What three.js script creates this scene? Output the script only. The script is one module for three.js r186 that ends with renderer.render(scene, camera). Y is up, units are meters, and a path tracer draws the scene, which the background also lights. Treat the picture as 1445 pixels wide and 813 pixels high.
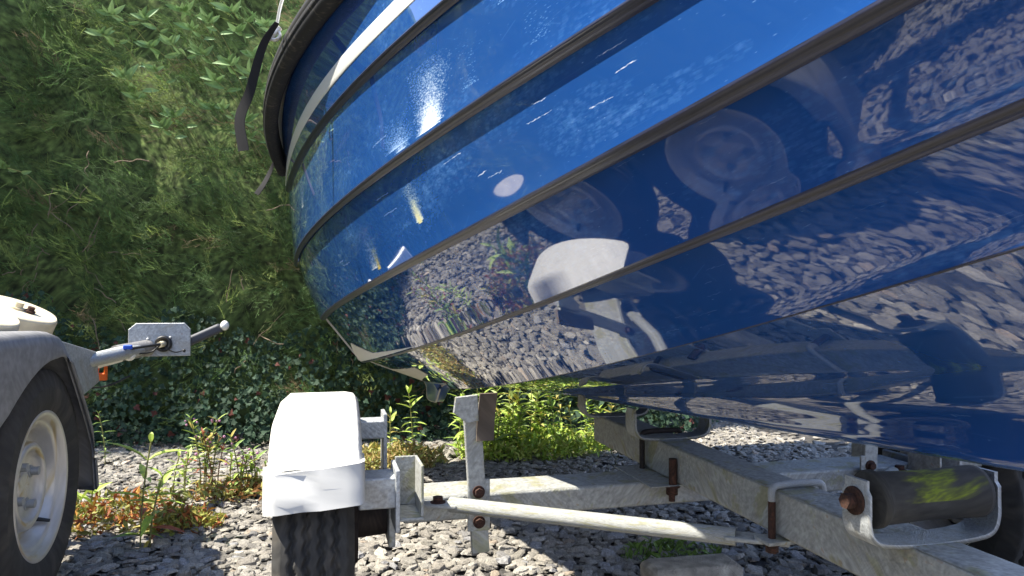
import * as THREE from 'three';
import { RoundedBoxGeometry } from 'three/addons/geometries/RoundedBoxGeometry.js';
import { mergeGeometries, mergeVertices } from 'three/addons/utils/BufferGeometryUtils.js';
import { ImprovedNoise } from 'three/addons/math/ImprovedNoise.js';

// ------------------------------------------------------------------ camera, sky, sun, exposure
const scene = new THREE.Scene();
const YAW = THREE.MathUtils.degToRad(14.5);
const camera = new THREE.PerspectiveCamera(42.72, 1024 / 576, 0.05, 200);
camera.position.set(0, 0.75, 0); camera.focus = 1.5; camera.userData.fStop = 18;
camera.lookAt(Math.sin(YAW), 0.75 + 0.0149, -Math.cos(YAW));
const SUN_AZ = THREE.MathUtils.degToRad(77), SUN_EL = THREE.MathUtils.degToRad(57);
const sunDir = new THREE.Vector3(-Math.sin(SUN_AZ) * Math.cos(SUN_EL), Math.sin(SUN_EL), -Math.cos(SUN_AZ) * Math.cos(SUN_EL));
const noise = new ImprovedNoise();
const fbm = (x, y, z, o = 4) => { let s = 0, a = 0.5; for (let i = 0; i < o; i++) { s += a * noise.noise(x, y, z); x *= 2.03; y *= 2.03; z *= 2.03; a *= 0.5; } return s; };
const SKY = 0.66;
function skyTexture() {
  const w = 512, h = 256, d = new Float32Array(w * h * 4);
  for (let j = 0; j < h; j++) for (let i = 0; i < w; i++) {
    const el = ((j + 0.5) / h - 0.5) * Math.PI, az = (i + 0.5) / w * Math.PI * 2;
    const s = Math.max(0, Math.sin(el)), k = Math.pow(1 - s, 3);
    const x = Math.cos(el) * Math.cos(az), z = Math.cos(el) * Math.sin(az);
    let r = 0.16 + 0.62 * k, g = 0.33 + 0.52 * k, b = 0.78 + 0.27 * k;
    if (s > 0) {
      const q = 1 / (s + 0.18), c = THREE.MathUtils.smoothstep(fbm(x * q * 1.3 + 7, z * q * 1.3 + 3, 1.7, 5), 0.02, 0.32) * 0.75;
      r += (1.25 - r) * c; g += (1.28 - g) * c; b += (1.32 - b) * c;
    }
    const n = (j * w + i) * 4; d[n] = r * SKY; d[n + 1] = g * SKY; d[n + 2] = b * SKY; d[n + 3] = 1;
  }
  const t = new THREE.DataTexture(d, w, h, THREE.RGBAFormat, THREE.FloatType);
  t.mapping = THREE.EquirectangularReflectionMapping; t.magFilter = t.minFilter = THREE.LinearFilter; t.needsUpdate = true;
  return t;
}
const sky = skyTexture(); scene.background = sky; scene.environment = sky;
const sun = new THREE.DirectionalLight(new THREE.Color(1, 0.93, 0.8), 5);
sun.position.copy(sunDir).multiplyScalar(12); sun.target.position.set(0, 0, -1.5);
sun.castShadow = true; sun.shadow.mapSize.set(4096, 4096);
Object.assign(sun.shadow.camera, { left: -8, right: 8, top: 8, bottom: -8, near: 0.5, far: 40 });
scene.add(sun, sun.target);
const renderer = new THREE.WebGLRenderer({ antialias: true });
renderer.toneMapping = THREE.LinearToneMapping;
renderer.toneMappingExposure = 2.9;
renderer.shadowMap.enabled = true;

// ------------------------------------------------------------------ helpers (z given as distance ahead of the camera: V flips it)
const V = (x, y, zf) => new THREE.Vector3(x, y, -zf);
let seed = 12345;
const rnd = () => { seed = (seed + 0x6D2B79F5) | 0; let t = Math.imul(seed ^ (seed >>> 15), 1 | seed); t = (t + Math.imul(t ^ (t >>> 7), 61 | t)) ^ t; return ((t ^ (t >>> 14)) >>> 0) / 4294967296; };
const rr = (a, b) => a + (b - a) * rnd();
const used = {};
const numbered = n => { const k = used[n] = (used[n] ?? -1) + 1; return k ? `${n}_${String(k).padStart(3, '0')}` : n; };
function thing(name, label, category, pos = V(0, 0, 0), group) {
  const o = new THREE.Group(); o.name = numbered(name); o.position.copy(pos);
  o.userData = { label, category }; if (group) o.userData.group = group;
  scene.add(o); return o;
}
function part(parent, name, geo, mat, label) {       // geometry is in world coordinates; the parent's base is taken off
  const m = new THREE.Mesh(geo, mat); m.name = name; m.castShadow = m.receiveShadow = true;
  if (label) m.userData.label = label;
  let p = parent, off = new THREE.Vector3();
  while (p && p !== scene) { off.add(p.position); p = p.parent; }
  if (!geo.userData.local) m.position.copy(off).negate();
  parent.add(m); return m;
}
function mg(list) { return mergeGeometries(list.map(g => { g = g.index ? g.toNonIndexed() : g; for (const k of Object.keys(g.attributes)) if (!['position', 'normal', 'uv'].includes(k)) g.deleteAttribute(k); return g; })); }
function boxUV(g, s = 1) {                            // uv in metres by the dominant axis of the normal
  if (g.index) g = g.toNonIndexed();
  const p = g.attributes.position, n = g.attributes.normal, uv = new Float32Array(p.count * 2);
  for (let i = 0; i < p.count; i++) {
    const ax = Math.abs(n.getX(i)), ay = Math.abs(n.getY(i)), az = Math.abs(n.getZ(i));
    let u = p.getX(i), v = p.getY(i);
    if (ax > ay && ax > az) u = p.getZ(i); else if (ay > az) v = p.getZ(i);
    uv[2 * i] = u * s; uv[2 * i + 1] = v * s;
  }
  g.setAttribute('uv', new THREE.BufferAttribute(uv, 2)); return g;
}
function box(x0, x1, y0, y1, z0, z1, r = 0.004) {     // z0, z1 as distances ahead
  const g = new RoundedBoxGeometry(x1 - x0, y1 - y0, z1 - z0, 2, r); g.translate((x0 + x1) / 2, (y0 + y1) / 2, -(z0 + z1) / 2); return boxUV(g);
}
function bar(a, b, w, h, r = 0.003, up = new THREE.Vector3(0, 1, 0)) { // rounded bar from a to b; w across, h along "up"
  const d = b.clone().sub(a), L = d.length(), g = new RoundedBoxGeometry(w, h, L, 2, r);
  const z = d.normalize(), x = up.clone().cross(z).normalize(), y = z.clone().cross(x);
  const uvd = boxUV(g);
  uvd.applyMatrix4(new THREE.Matrix4().makeBasis(x, y, z).setPosition(a.clone().add(b).multiplyScalar(0.5))); return uvd;
}
function tube(pts, r, seg = 24, rad = 10) { const c = new THREE.CatmullRomCurve3(pts, false, 'centripetal'); return new THREE.TubeGeometry(c, seg, r, rad).toNonIndexed(); }
function cyl(a, b, r0, r1 = r0, seg = 24) {
  const d = b.clone().sub(a), g = new THREE.CylinderGeometry(r1, r0, d.length(), seg);
  g.applyQuaternion(new THREE.Quaternion().setFromUnitVectors(new THREE.Vector3(0, 1, 0), d.clone().normalize())); g.translate(...a.clone().add(b).multiplyScalar(0.5).toArray()); return g.toNonIndexed();
}
function lathe(profile, c, axis, seg = 64) {          // profile: [radius, along]
  const g = new THREE.LatheGeometry(profile.map(p => new THREE.Vector2(p[0], p[1])), seg);
  g.applyQuaternion(new THREE.Quaternion().setFromUnitVectors(new THREE.Vector3(0, 1, 0), axis.clone().normalize())); g.translate(...c.toArray()); return g;
}
function grid(rows, uvf, flip) {                      // rows: arrays of Vector3 of equal length
  const n = rows.length, m = rows[0].length, p = [], uv = [], ix = [];
  for (let i = 0; i < n; i++) for (let j = 0; j < m; j++) { const q = rows[i][j]; p.push(q.x, q.y, q.z); const t = uvf ? uvf(i, j, q) : [q.x, q.z]; uv.push(t[0], t[1]); }
  for (let i = 0; i < n - 1; i++) for (let j = 0; j < m - 1; j++) { const a = i * m + j, b = a + 1, c = a + m, d = c + 1; flip ? ix.push(a, c, b, b, c, d) : ix.push(a, b, c, b, d, c); }
  const g = new THREE.BufferGeometry(); g.setAttribute('position', new THREE.Float32BufferAttribute(p, 3)); g.setAttribute('uv', new THREE.Float32BufferAttribute(uv, 2)); g.setIndex(ix); g.computeVertexNormals(); return g;
}
function loft(sections, uvs = 1) { const rows = sections.map(s => [...s, s[0]]); const g = grid(rows, (i, j, q) => [q.z * uvs, (q.x + q.y) * uvs]);
  const caps = []; for (const s of [sections[0], sections[sections.length - 1]]) { const c = s.reduce((a, b) => a.clone().add(b), new THREE.Vector3()).multiplyScalar(1 / s.length); const f = []; for (let i = 0; i < s.length; i++) f.push(c, s[i], s[(i + 1) % s.length]); const cg = new THREE.BufferGeometry().setFromPoints(f); cg.computeVertexNormals(); cg.setAttribute('uv', new THREE.Float32BufferAttribute(f.flatMap(v => [v.x, v.y]), 2)); caps.push(cg); }
  return mg([g, ...caps]); }
function hexBolt(c, axis, r, h) { const a = axis.clone().normalize(); return mg([cyl(c, c.clone().addScaledVector(a, h), r, r, 6), cyl(c.clone().addScaledVector(a, -0.002), c.clone().addScaledVector(a, 0.002), r * 1.45, r * 1.45, 20)]); }

// ------------------------------------------------------------------ procedural textures
function tex(w, h, f, srgb = true) {
  const d = new Uint8Array(w * h * 4);
  for (let j = 0; j < h; j++) for (let i = 0; i < w; i++) { const c = f(i / w, j / h, i, j), n = (j * w + i) * 4; d[n] = Math.max(0, Math.min(255, c[0])); d[n + 1] = Math.max(0, Math.min(255, c[1])); d[n + 2] = Math.max(0, Math.min(255, c[2])); d[n + 3] = 255; }
  const t = new THREE.DataTexture(d, w, h); t.wrapS = t.wrapT = THREE.RepeatWrapping; t.magFilter = THREE.LinearFilter; t.minFilter = THREE.LinearMipmapLinearFilter; t.generateMipmaps = true;
  if (srgb) t.colorSpace = THREE.SRGBColorSpace; t.needsUpdate = true; return t;
}
// tileable fbm on a torus
const tn = (u, v, f, o = 4, s = 0) => { const a = u * Math.PI * 2, b = v * Math.PI * 2, R = f / (2 * Math.PI); let t = 0, am = 0.5, k = 1; for (let i = 0; i < o; i++) { t += am * noise.noise((Math.cos(a) * R + 9 + s) * k, (Math.sin(a) * R + Math.cos(b) * R * 1.0 + 3) * k, (Math.sin(b) * R + s) * k); am *= 0.5; k *= 2.03; } return t; };
const sm = THREE.MathUtils.smoothstep;
const galvTex = (base, dirt, algae, sd) => tex(512, 512, (u, v) => {
  const n = tn(u, v, 60, 3, sd), m = tn(u, v, 9, 5, sd + 4), st = tn(u, v, 26, 4, sd + 11), k = sm(m, 0.02, 0.35) * dirt, g = sm(m + st * 0.5, 0.12, 0.3) * algae;
  const l = 1 + n * 0.28 + st * 0.16; const r = sm(st, 0.3, 0.42) * dirt * 0.7;
  let c = [base[0] * l, base[1] * l, base[2] * l];
  c = c.map((x, i) => x + ([140, 122, 92][i] - x) * k * 0.75); c = c.map((x, i) => x + ([112, 122, 52][i] - x) * g * 0.8); return c.map((x, i) => x + ([118, 66, 38][i] - x) * r);
});
const bumpNoise = tex(256, 256, (u, v) => { const n = 128 + 200 * tn(u, v, 40, 4, 2); return [n, n, n]; }, false);
const std = (o) => new THREE.MeshStandardMaterial(o), phy = (o) => new THREE.MeshPhysicalMaterial(o);
const rep = (t, k) => { const c = t.clone(); c.repeat.set(k, k); c.needsUpdate = true; return c; };
const galvA = galvTex([154, 156, 153], 0.34, 0.25, 1), galvB = galvTex([166, 170, 172], 0.25, 0, 5);
const M = {
  galv: std({ map: rep(galvA, 2.2), roughness: 0.62, metalness: 0.25, bumpMap: rep(bumpNoise, 5), bumpScale: 0.0012 }),
  galvClean: std({ map: rep(galvB, 2.5), roughness: 0.5, metalness: 0.35, bumpMap: rep(bumpNoise, 5), bumpScale: 0.0008 }),
  rust: std({ map: tex(128, 128, (u, v) => { const n = tn(u, v, 10, 5, 7), k = 1 + n * 0.9; return [62 * k, 39 * k, 29 * k]; }), roughness: 0.9, metalness: 0.1 }),
  blackIron: std({ map: tex(128, 128, (u, v) => { const n = tn(u, v, 12, 4, 17), k = 1 + n * 0.9; return [46 * k, 38 * k, 34 * k]; }), roughness: 0.75, metalness: 0.2 }),
  rubber: std({ map: tex(512, 256, (u, v) => { const n = tn(u, v, 24, 5, 3), m = tn(u, v, 6, 4, 8), k = 1 + n * 0.5; const d = sm(m, 0.05, 0.35) * 0.5; const sc = sm(tn(u, v, 34, 4, 66), 0.12, 0.3) * 46; return [22 * k + 40 * d + sc, 22 * k + 36 * d + sc * 0.88, 22 * k + 28 * d + sc * 0.7]; }), roughness: 0.75 }),
  tyre: std({ map: tex(512, 256, (u, v) => { const n = tn(u, v, 30, 5, 13), m = tn(u, v, 8, 4, 18), k = 1 + n * 0.4; const d = sm(m, 0, 0.35) * 0.45; return [50 * k + 36 * d, 49 * k + 31 * d, 47 * k + 24 * d]; }), roughness: 0.88 }),
  whitePaint: std({ map: tex(256, 256, (u, v) => { const n = tn(u, v, 14, 5, 3); const k = 1 + n * 0.08, s = sm(tn(u, v, 30, 3, 30), 0.3, 0.4) * 0.25; return [226 * k - 70 * s, 224 * k - 80 * s, 216 * k - 100 * s]; }), roughness: 0.45, bumpMap: rep(bumpNoise, 2), bumpScale: 0.0015 }),
  brownSteel: std({ map: tex(128, 128, (u, v) => { const n = tn(u, v, 12, 4, 27), k = 1 + n * 0.6; return [92 * k, 82 * k, 72 * k]; }), roughness: 0.8, metalness: 0.1 }),
  matteWhite: std({ color: new THREE.Color(0.78, 0.77, 0.72), roughness: 0.7 }), runner: phy({ color: new THREE.Color(0.014, 0.07, 0.24), roughness: 0.4, clearcoat: 0.3, clearcoatRoughness: 0.3 }), paleGel: std({ color: new THREE.Color(0.52, 0.51, 0.47), roughness: 0.6 }),
  darkPlastic: std({ color: 0x3c3f46, roughness: 0.6 }),
  shadedWhite: std({ color: new THREE.Color(0.5, 0.5, 0.48), roughness: 0.5 }),  // white darkened so the skirt carries its shade in the colour
  cream: std({ map: tex(256, 256, (u, v) => { const n = tn(u, v, 14, 5, 23), k = 1 + n * 0.2; return [202 * k, 190 * k, 160 * k]; }), roughness: 0.7 }),
  greyPlastic: std({ map: tex(256, 256, (u, v) => { const n = tn(u, v, 20, 5, 43), m = tn(u, v, 5, 4, 3), k = 1 + n * 0.25 + m * 0.2; return [118 * k, 117 * k, 116 * k]; }), roughness: 0.62 }),
  silver: std({ map: tex(256, 256, (u, v) => { const n = tn(u, v, 20, 5, 53), m = sm(tn(u, v, 7, 4, 33), 0.1, 0.4), k = 1 + n * 0.12; return [196 * k - 20 * m, 194 * k - 36 * m, 190 * k - 70 * m]; }), roughness: 0.38, metalness: 0.45 }),
  orange: std({ color: 0xd9600f, roughness: 0.45 }), blue: std({ color: 0x1e4fb8, roughness: 0.5 }), blackPlastic: std({ color: 0x17181a, roughness: 0.5 }),
  webbing: std({ map: tex(64, 64, (u, v) => { const k = 0.8 + 0.3 * Math.abs(Math.sin(u * 60)) * Math.abs(Math.sin(v * 60)); return [22 * k, 22 * k, 25 * k]; }), roughness: 0.9 }),
  whiteGel: phy({ color: new THREE.Color(0.78, 0.78, 0.74), roughness: 0.3, clearcoat: 0.5, clearcoatRoughness: 0.15 }),
  wood: std({ color: new THREE.Color(0.16, 0.13, 0.09), roughness: 0.95 }),
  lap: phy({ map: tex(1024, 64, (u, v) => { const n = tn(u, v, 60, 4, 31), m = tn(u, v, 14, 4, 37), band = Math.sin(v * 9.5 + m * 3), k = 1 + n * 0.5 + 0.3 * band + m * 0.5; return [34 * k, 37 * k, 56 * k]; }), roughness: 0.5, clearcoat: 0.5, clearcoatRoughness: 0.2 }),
  concrete: std({ map: tex(256, 256, (u, v) => { const n = tn(u, v, 26, 5, 63), m = tn(u, v, 6, 4, 13), k = 1 + n * 0.5 + m * 0.35; return [150 * k, 144 * k, 132 * k]; }), roughness: 0.95, bumpMap: rep(bumpNoise, 6), bumpScale: 0.004 }),
};

// ------------------------------------------------------------------ the boat's lines: half-curves fitted as polynomials in u = 3.3 - z
const KX = 0.80, ZT = 3.3;
const lines = {
  rail: [[-0.1663, -0.0984, 0.1204, 0.019, -0.0071], [1.3079, 0.1299, -0.0284]],
  sheer: [[-0.1536, -0.0029, -0.0024, 0.0709, -0.014], [1.2976, 0.13, -0.0257]],
  L1: [[-0.1523, 0.0768, 0.0322, 0.004, 0.0002], [1.2207, 0.03, -0.0087]],
  L2: [[-0.1158, 0.0234, 0.0923, -0.0139, 0.0011], [0.9, 0.0894, -0.0036]],
  L3: [[-0.0068, 0.0213, 0.0685, -0.0016, -0.0015], [0.6655, 0.0876, 0.0124]],
  L4: [[0.1705, -0.0232, 0.1078, -0.0307, 0.0042], [0.4732, 0.0849, 0.0245]],
  L5: [[0.468, -0.0841, 0.0644, -0.0066], [0.3752, 0.0578, 0.0334]],
};
const poly = (c, u) => c.reduceRight((s, a) => s * u + a, 0);
// stem: where each line ends ahead of the frame, easing the half-curve into the centre plane
const bowZ = { rail: -0.62, sheer: -0.6, L1: -0.52, L2: -0.42, L3: -0.33, L4: -0.24, L5: -0.12 }, keelBow = 0.1;
const zJoin = { rail: 1.55, sheer: 1.55, L1: 1.1, L2: 0.72, L3: 0.5, L4: 0.44, L5: 0.5 };
function lineAt(k, z) {
  const [a, b] = lines[k], zj = zJoin[k], zb = bowZ[k];
  if (z >= zj) return [poly(a, ZT - z), poly(b, ZT - z)];
  const t = Math.min(1, (zj - z) / (zj - zb)), x0 = poly(a, ZT - zj), y0 = poly(b, ZT - zj), e = 1e-3;
  const sx = (poly(a, ZT - zj + e) - x0) / e, sy = (poly(b, ZT - zj + e) - y0) / e, D = zj - zb, xe = KX - 0.012;
  const h10 = t * (1 - t) * (1 - t), h01 = t * t * (3 - 2 * t), h11 = t * t * (t - 1);
  const m1 = Math.max(sx, (xe - x0) / D) * 1.2;
  return [Math.min(xe, x0 * (1 - h01) + xe * h01 + h10 * sx * D + h11 * m1 * D), y0 + Math.max(0.05, sy) * D * t];
}
function keelY(z) { return z > 0.65 ? 0.553 - 0.07 * (z - 0.65) - 0.002 * (z - 0.65) ** 2 : 0.553 + 0.06 * (0.65 - z) + 0.25 * (0.65 - z) ** 2; }
const keelH = z => Math.max(0.014, 0.085 - 0.043 * (z - 0.65));
const order = ['sheer', 'L1', 'L2', 'L3', 'L4', 'L5'];

function scuffGlareTexture(i) {
  const W = 2048, H = 512, c = document.createElement('canvas'); c.width = W; c.height = H; const g = c.getContext('2d');
  g.fillStyle = 'rgb(30,75,142)'; g.fillRect(0, 0, W, H);
  const X = z => (3.35 - z) / 4.4 * W;
  const s0 = seed; seed = 900 + i * 77;
  for (let k = 0; k < 420; k++) { // faint hazy chalking and hairline scratches
    g.strokeStyle = `rgba(150,185,235,${rr(0.02, 0.12)})`; g.lineWidth = rr(0.6, 2); g.beginPath(); const x = rr(0, W), y = rr(0, H), a = rr(-0.5, 0.5) + (rnd() < 0.5 ? Math.PI / 2 : 0), l = rr(6, 60); g.moveTo(x, y); g.lineTo(x + Math.cos(a) * l, y + Math.sin(a) * l); g.stroke();
  }
  for (let k = 0; k < 34; k++) { // cloudy chalked patches made of fine grains
    const cx = rr(0, W), cy = rr(0, H), rx = rr(30, 120), ry = rr(40, 170), n = 500; for (let j = 0; j < n; j++) { const a = rr(0, 6.3), q = Math.pow(rnd(), 0.7); g.fillStyle = `rgba(120,165,225,${rr(0.02, 0.10)})`; const b = rr(1.5, 6); g.fillRect(cx + Math.cos(a) * q * rx + q * 10, cy + Math.sin(a) * q * ry, b, b * rr(1, 4)); }
  }
  for (let k = 0; k < 700; k++) { g.fillStyle = `rgba(190,210,240,${rr(0.1, 0.6)})`; const r = rr(0.5, 1.5); g.fillRect(rr(0, W), rr(0, H), r, r * rr(1, 3)); }
  const scuffGlare = (z, t, wz, ht, n, col, lean) => { // rubbed patch with painted glare: dense at the bottom, thinning upwards into single grains
    for (let k = 0; k < n * 2; k++) { const e = Math.pow(rnd(), 2.2), y = (t - e * ht) * H, x = X(z) + (rnd() + rnd() + rnd() - 1.5) * wz * W / 4.4 * (0.5 + e * 0.6) + lean * e * W / 4.4; g.fillStyle = `rgba(${col},${rr(0.25, 0.8) * (1 - e * 0.5)})`; const s = rr(0.6, 1.7); g.fillRect(x, y, s, s * rr(1, 3)); }
  };
  const scratchGlint = (z, t, lz, col, n = 26, th = 2) => { let x = X(z) - lz / 2 / 4.4 * W, y = t * H; for (let k = 0; k < n; k++) { g.strokeStyle = `rgba(${col},${rr(0.5, 0.95)})`; g.lineWidth = rr(0.8, th * 1.6); g.beginPath(); g.moveTo(x, y + rr(-3, 3)); x += lz / 4.4 * W / n; y += rr(-2, 2); g.lineTo(x, y + rr(-3, 3)); g.stroke(); } };
  if (i === 1) { scuffGlare(1.36, 0.97, 0.085, 0.62, 2600, '235,242,255', 0.02); scuffGlare(1.5, 0.98, 0.06, 0.25, 500, '200,220,250', 0); scuffGlare(1.36, 0.97, 0.05, 0.25, 1500, '250,252,255', 0.01); scuffGlare(2.62, 0.62, 0.05, 0.3, 700, '230,235,240', 0); for (let k = 0; k < 5; k++) scuffGlare(rr(0.75, 1.2), rr(0.3, 0.9), 0.05, 0.5, 70, '150,190,240', 0.02); scuffGlare(1.52, 0.93, 0.12, 0.3, 900, '170,200,245', -0.03); scuffGlare(1.34, 0.95, 0.07, 0.5, 2600, '240,246,255', 0.03); scratchGlint(1.62, 0.75, 0.1, '210,225,250', 14); }  // scuffed gelcoat, with the sun's highlight on it painted white
  if (i === 2) { scuffGlare(1.55, 0.7, 0.035, 0.4, 1500, '232,236,222', -0.01); scuffGlare(1.55, 0.72, 0.018, 0.25, 700, '226,222,170', -0.01); scuffGlare(1.93, 0.9, 0.07, 0.5, 800, '215,220,225', 0); scuffGlare(1.9, 0.93, 0.025, 0.25, 500, '206,180,96', 0); scuffGlare(2.9, 0.6, 0.06, 0.4, 300, '200,215,235', 0);  // rubbed spots with their glints painted in
    for (const [z, t, l] of [[1.33, 0.34, 0.075], [1.2, 0.68, 0.05], [1.24, 0.62, 0.03], [1.04, 0.43, 0.07], [1.03, 0.3, 0.035], [0.97, 0.1, 0.07], [0.86, 0.25, 0.06], [0.84, 0.45, 0.04], [0.9, 0.6, 0.05], [1.72, 0.25, 0.09], [1.7, 0.45, 0.09], [2.25, 0.6, 0.06], [2.2, 0.66, 0.08]]) scratchGlint(z, t, l, '222,226,240', 18, 2); }  // white dashes: scuffs, and bright reflections painted as strokes
  if (i > 2) for (let k = 0; k < 60; k++) scratchGlint(rr(0.5, 3), rr(0, 1), rr(0.01, 0.05), '150,165,205', 4, 0.8);
  if (i === 5) { scuffGlare(0.92, 0.92, 0.02, 0.08, 260, '220,222,225', 0); scuffGlare(0.98, 0.9, 0.01, 0.05, 120, '220,222,225', 0); }
  seed = s0;
  const t = new THREE.CanvasTexture(c); t.colorSpace = THREE.SRGBColorSpace; t.anisotropy = 8; return t;
}
const gel = i => phy({ map: scuffGlareTexture(i), roughness: 0.03, clearcoat: 1, clearcoatRoughness: 0.012, ior: 1.75, specularIntensity: 1 });

const NZ = 240, zs = []; for (let i = 0; i <= NZ; i++) zs.push(ZT - (ZT + 0.64) * i / NZ);
function sectionPts(z) { const P = order.map(k => lineAt(k, Math.max(z, bowZ[k]))); return P; }
function plankRow(i, z) {
  const zz = Math.max(z, i < 5 ? Math.max(bowZ[order[i]], bowZ[order[i + 1]]) : Math.max(bowZ.L5, keelBow - 0.2));
  const P = sectionPts(zz), A = P[i], out = [], lap = [];
  if (i < 5) {
    const B = P[i + 1], dx = B[0] - A[0], dy = B[1] - A[1], L = Math.hypot(dx, dy) || 1e-4, nx = dy / L, ny = -dx / L; // outward (left and down)
    const near = Math.min(1, Math.max(0, (zz - bowZ[order[i + 1]]) / 0.5)), D = (i === 0 ? 0.006 : i === 4 ? 0.015 : i === 3 ? 0.02 : 0.014) * near;
    for (let k = 0; k <= 22; k++) { const t = 1 - Math.pow(1 - k / 22, 1.5), q = Math.max(0, (t - 0.82) / 0.18), f = i < 4 ? 0.93 * t + 0.07 * q * q : 0.9 * t + 0.1 * q * q, o = -D * (1 - f); out.push([A[0] + dx * t + nx * o, A[1] + dy * t + ny * o, t]); }
    const C = P[i + 2] || [KX - 0.03, keelY(zz)], qx = C[0] - B[0], qy = C[1] - B[1], qL = Math.hypot(qx, qy) || 1e-4, mx = qy / qL, my = -qx / qL, Dn = (i === 2 ? 0.02 : 0.014) * near, W = [0.015, 0.017, 0.022, 0.017, 0.008][i] * near + 0.0005, px = dx / L, py = dy / L;
    for (let k = 0; k <= 16; k++) { const q = k / 16, bead = 0.0011 * Math.sin(q * Math.PI * 3) ** 2 * near, dn = Dn * (0.12 * q + 0.88 * q * q); lap.push([B[0] - mx * (dn - bead) + px * W * q, B[1] - my * (dn - bead) + py * W * q, q]); }
  } else { // garboard running through a hollow into the keel
    const ky = keelY(zz), kh = keelH(zz), B = [KX - 0.045, ky + kh * 1.15], dx = B[0] - A[0], dy = B[1] - A[1], L = Math.hypot(dx, dy), nx = dy / L, ny = -dx / L, D = 0.01;
    const hx = t => A[0] + dx * t - nx * D * (1 - t), hy = t => A[1] + dy * t - ny * D * (1 - t) + 0.012 * t * (1 - t) * (A[1] - ky) / 0.2;
    const ctl = []; for (const t of [0, 0.15, 0.3, 0.45, 0.6, 0.75, 0.88]) ctl.push([hx(t), hy(t)]);
    ctl.push([KX - 0.038, ky + kh * 0.92], [KX - 0.031, ky + kh * 0.66], [KX - 0.028, ky + kh * 0.35], [KX - 0.025, ky + 0.007], [KX - 0.016, ky], [KX, ky - 0.001]);
    const cv = new THREE.CatmullRomCurve3(ctl.map(c => new THREE.Vector3(c[0], c[1], 0)), false, 'centripetal');
    for (let k = 0; k <= 60; k++) { const q = cv.getPoint(k / 60); out.push([q.x, q.y, k / 60]); }
  }
  return { zz, out, lap };
}
const boat = thing('boat', 'glossy dark blue clinker boat with white stripe and black rub rail on the galvanised trailer', 'boat', V(KX, 0.5, 1.5));
const gels = [0, 1, 2, 3, 4, 5].map(gel);
for (const side of [1, -1]) for (let i = 0; i < 6; i++) {
  const rows = [], ts = []; for (let k = 0; k < zs.length; k += side === 1 ? 1 : 3) { const { zz, out } = plankRow(i, zs[k]); ts.push(zz); rows.push(out.map(p => { const v = V(side === 1 ? p[0] : 2 * KX - p[0], p[1], zz); v.t = p[2]; return v; })); }
  const g = grid(rows, (a, b, q) => [(3.35 - ts[a]) / 4.4, 1 - Math.min(1, q.t)], side === 1);
  part(boat, 'plank', g, gels[i]);
  if (i < 5) { const lr = []; for (let k = 0; k < zs.length; k += side === 1 ? 1 : 3) { const { zz, lap } = plankRow(i, zs[k]); lr.push(lap.map(p => V(side === 1 ? p[0] : 2 * KX - p[0], p[1], zz))); } part(boat, 'lap_edge', grid(lr, (a, b) => [(3.35 - ts[a]) * 1.2, b / 14], side === 1), M.lap); }
}
// white stripe, standing 1.5 mm proud of the top plank
for (const side of [1, -1]) {
  const rows = zs.filter((z, k) => k % 2 === 0 && z > -0.45).map(z => { const { out, zz } = plankRow(0, z), r = []; const A = out[0], B = out[22], dx = B[0] - A[0], dy = B[1] - A[1], L = Math.hypot(dx, dy), nx = dy / L, ny = -dx / L;
    for (const [t, o] of [[0.62, -0.001], [0.625, 0.0015], [0.7, 0.0015], [0.75, 0.0015], [0.795, 0.0015], [0.80, -0.001]]) { const a = out.findIndex((p, k) => out[k + 1][2] > t), f = (t - out[a][2]) / (out[a + 1][2] - out[a][2]), p = out[a], q = out[a + 1]; const x = p[0] + (q[0] - p[0]) * f + nx * o, y = p[1] + (q[1] - p[1]) * f + ny * o; r.push(V(side === 1 ? x : 2 * KX - x, y, zz)); } return r; });
  part(boat, 'stripe', grid(rows, null, side === 1), M.whiteGel);
}
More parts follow.
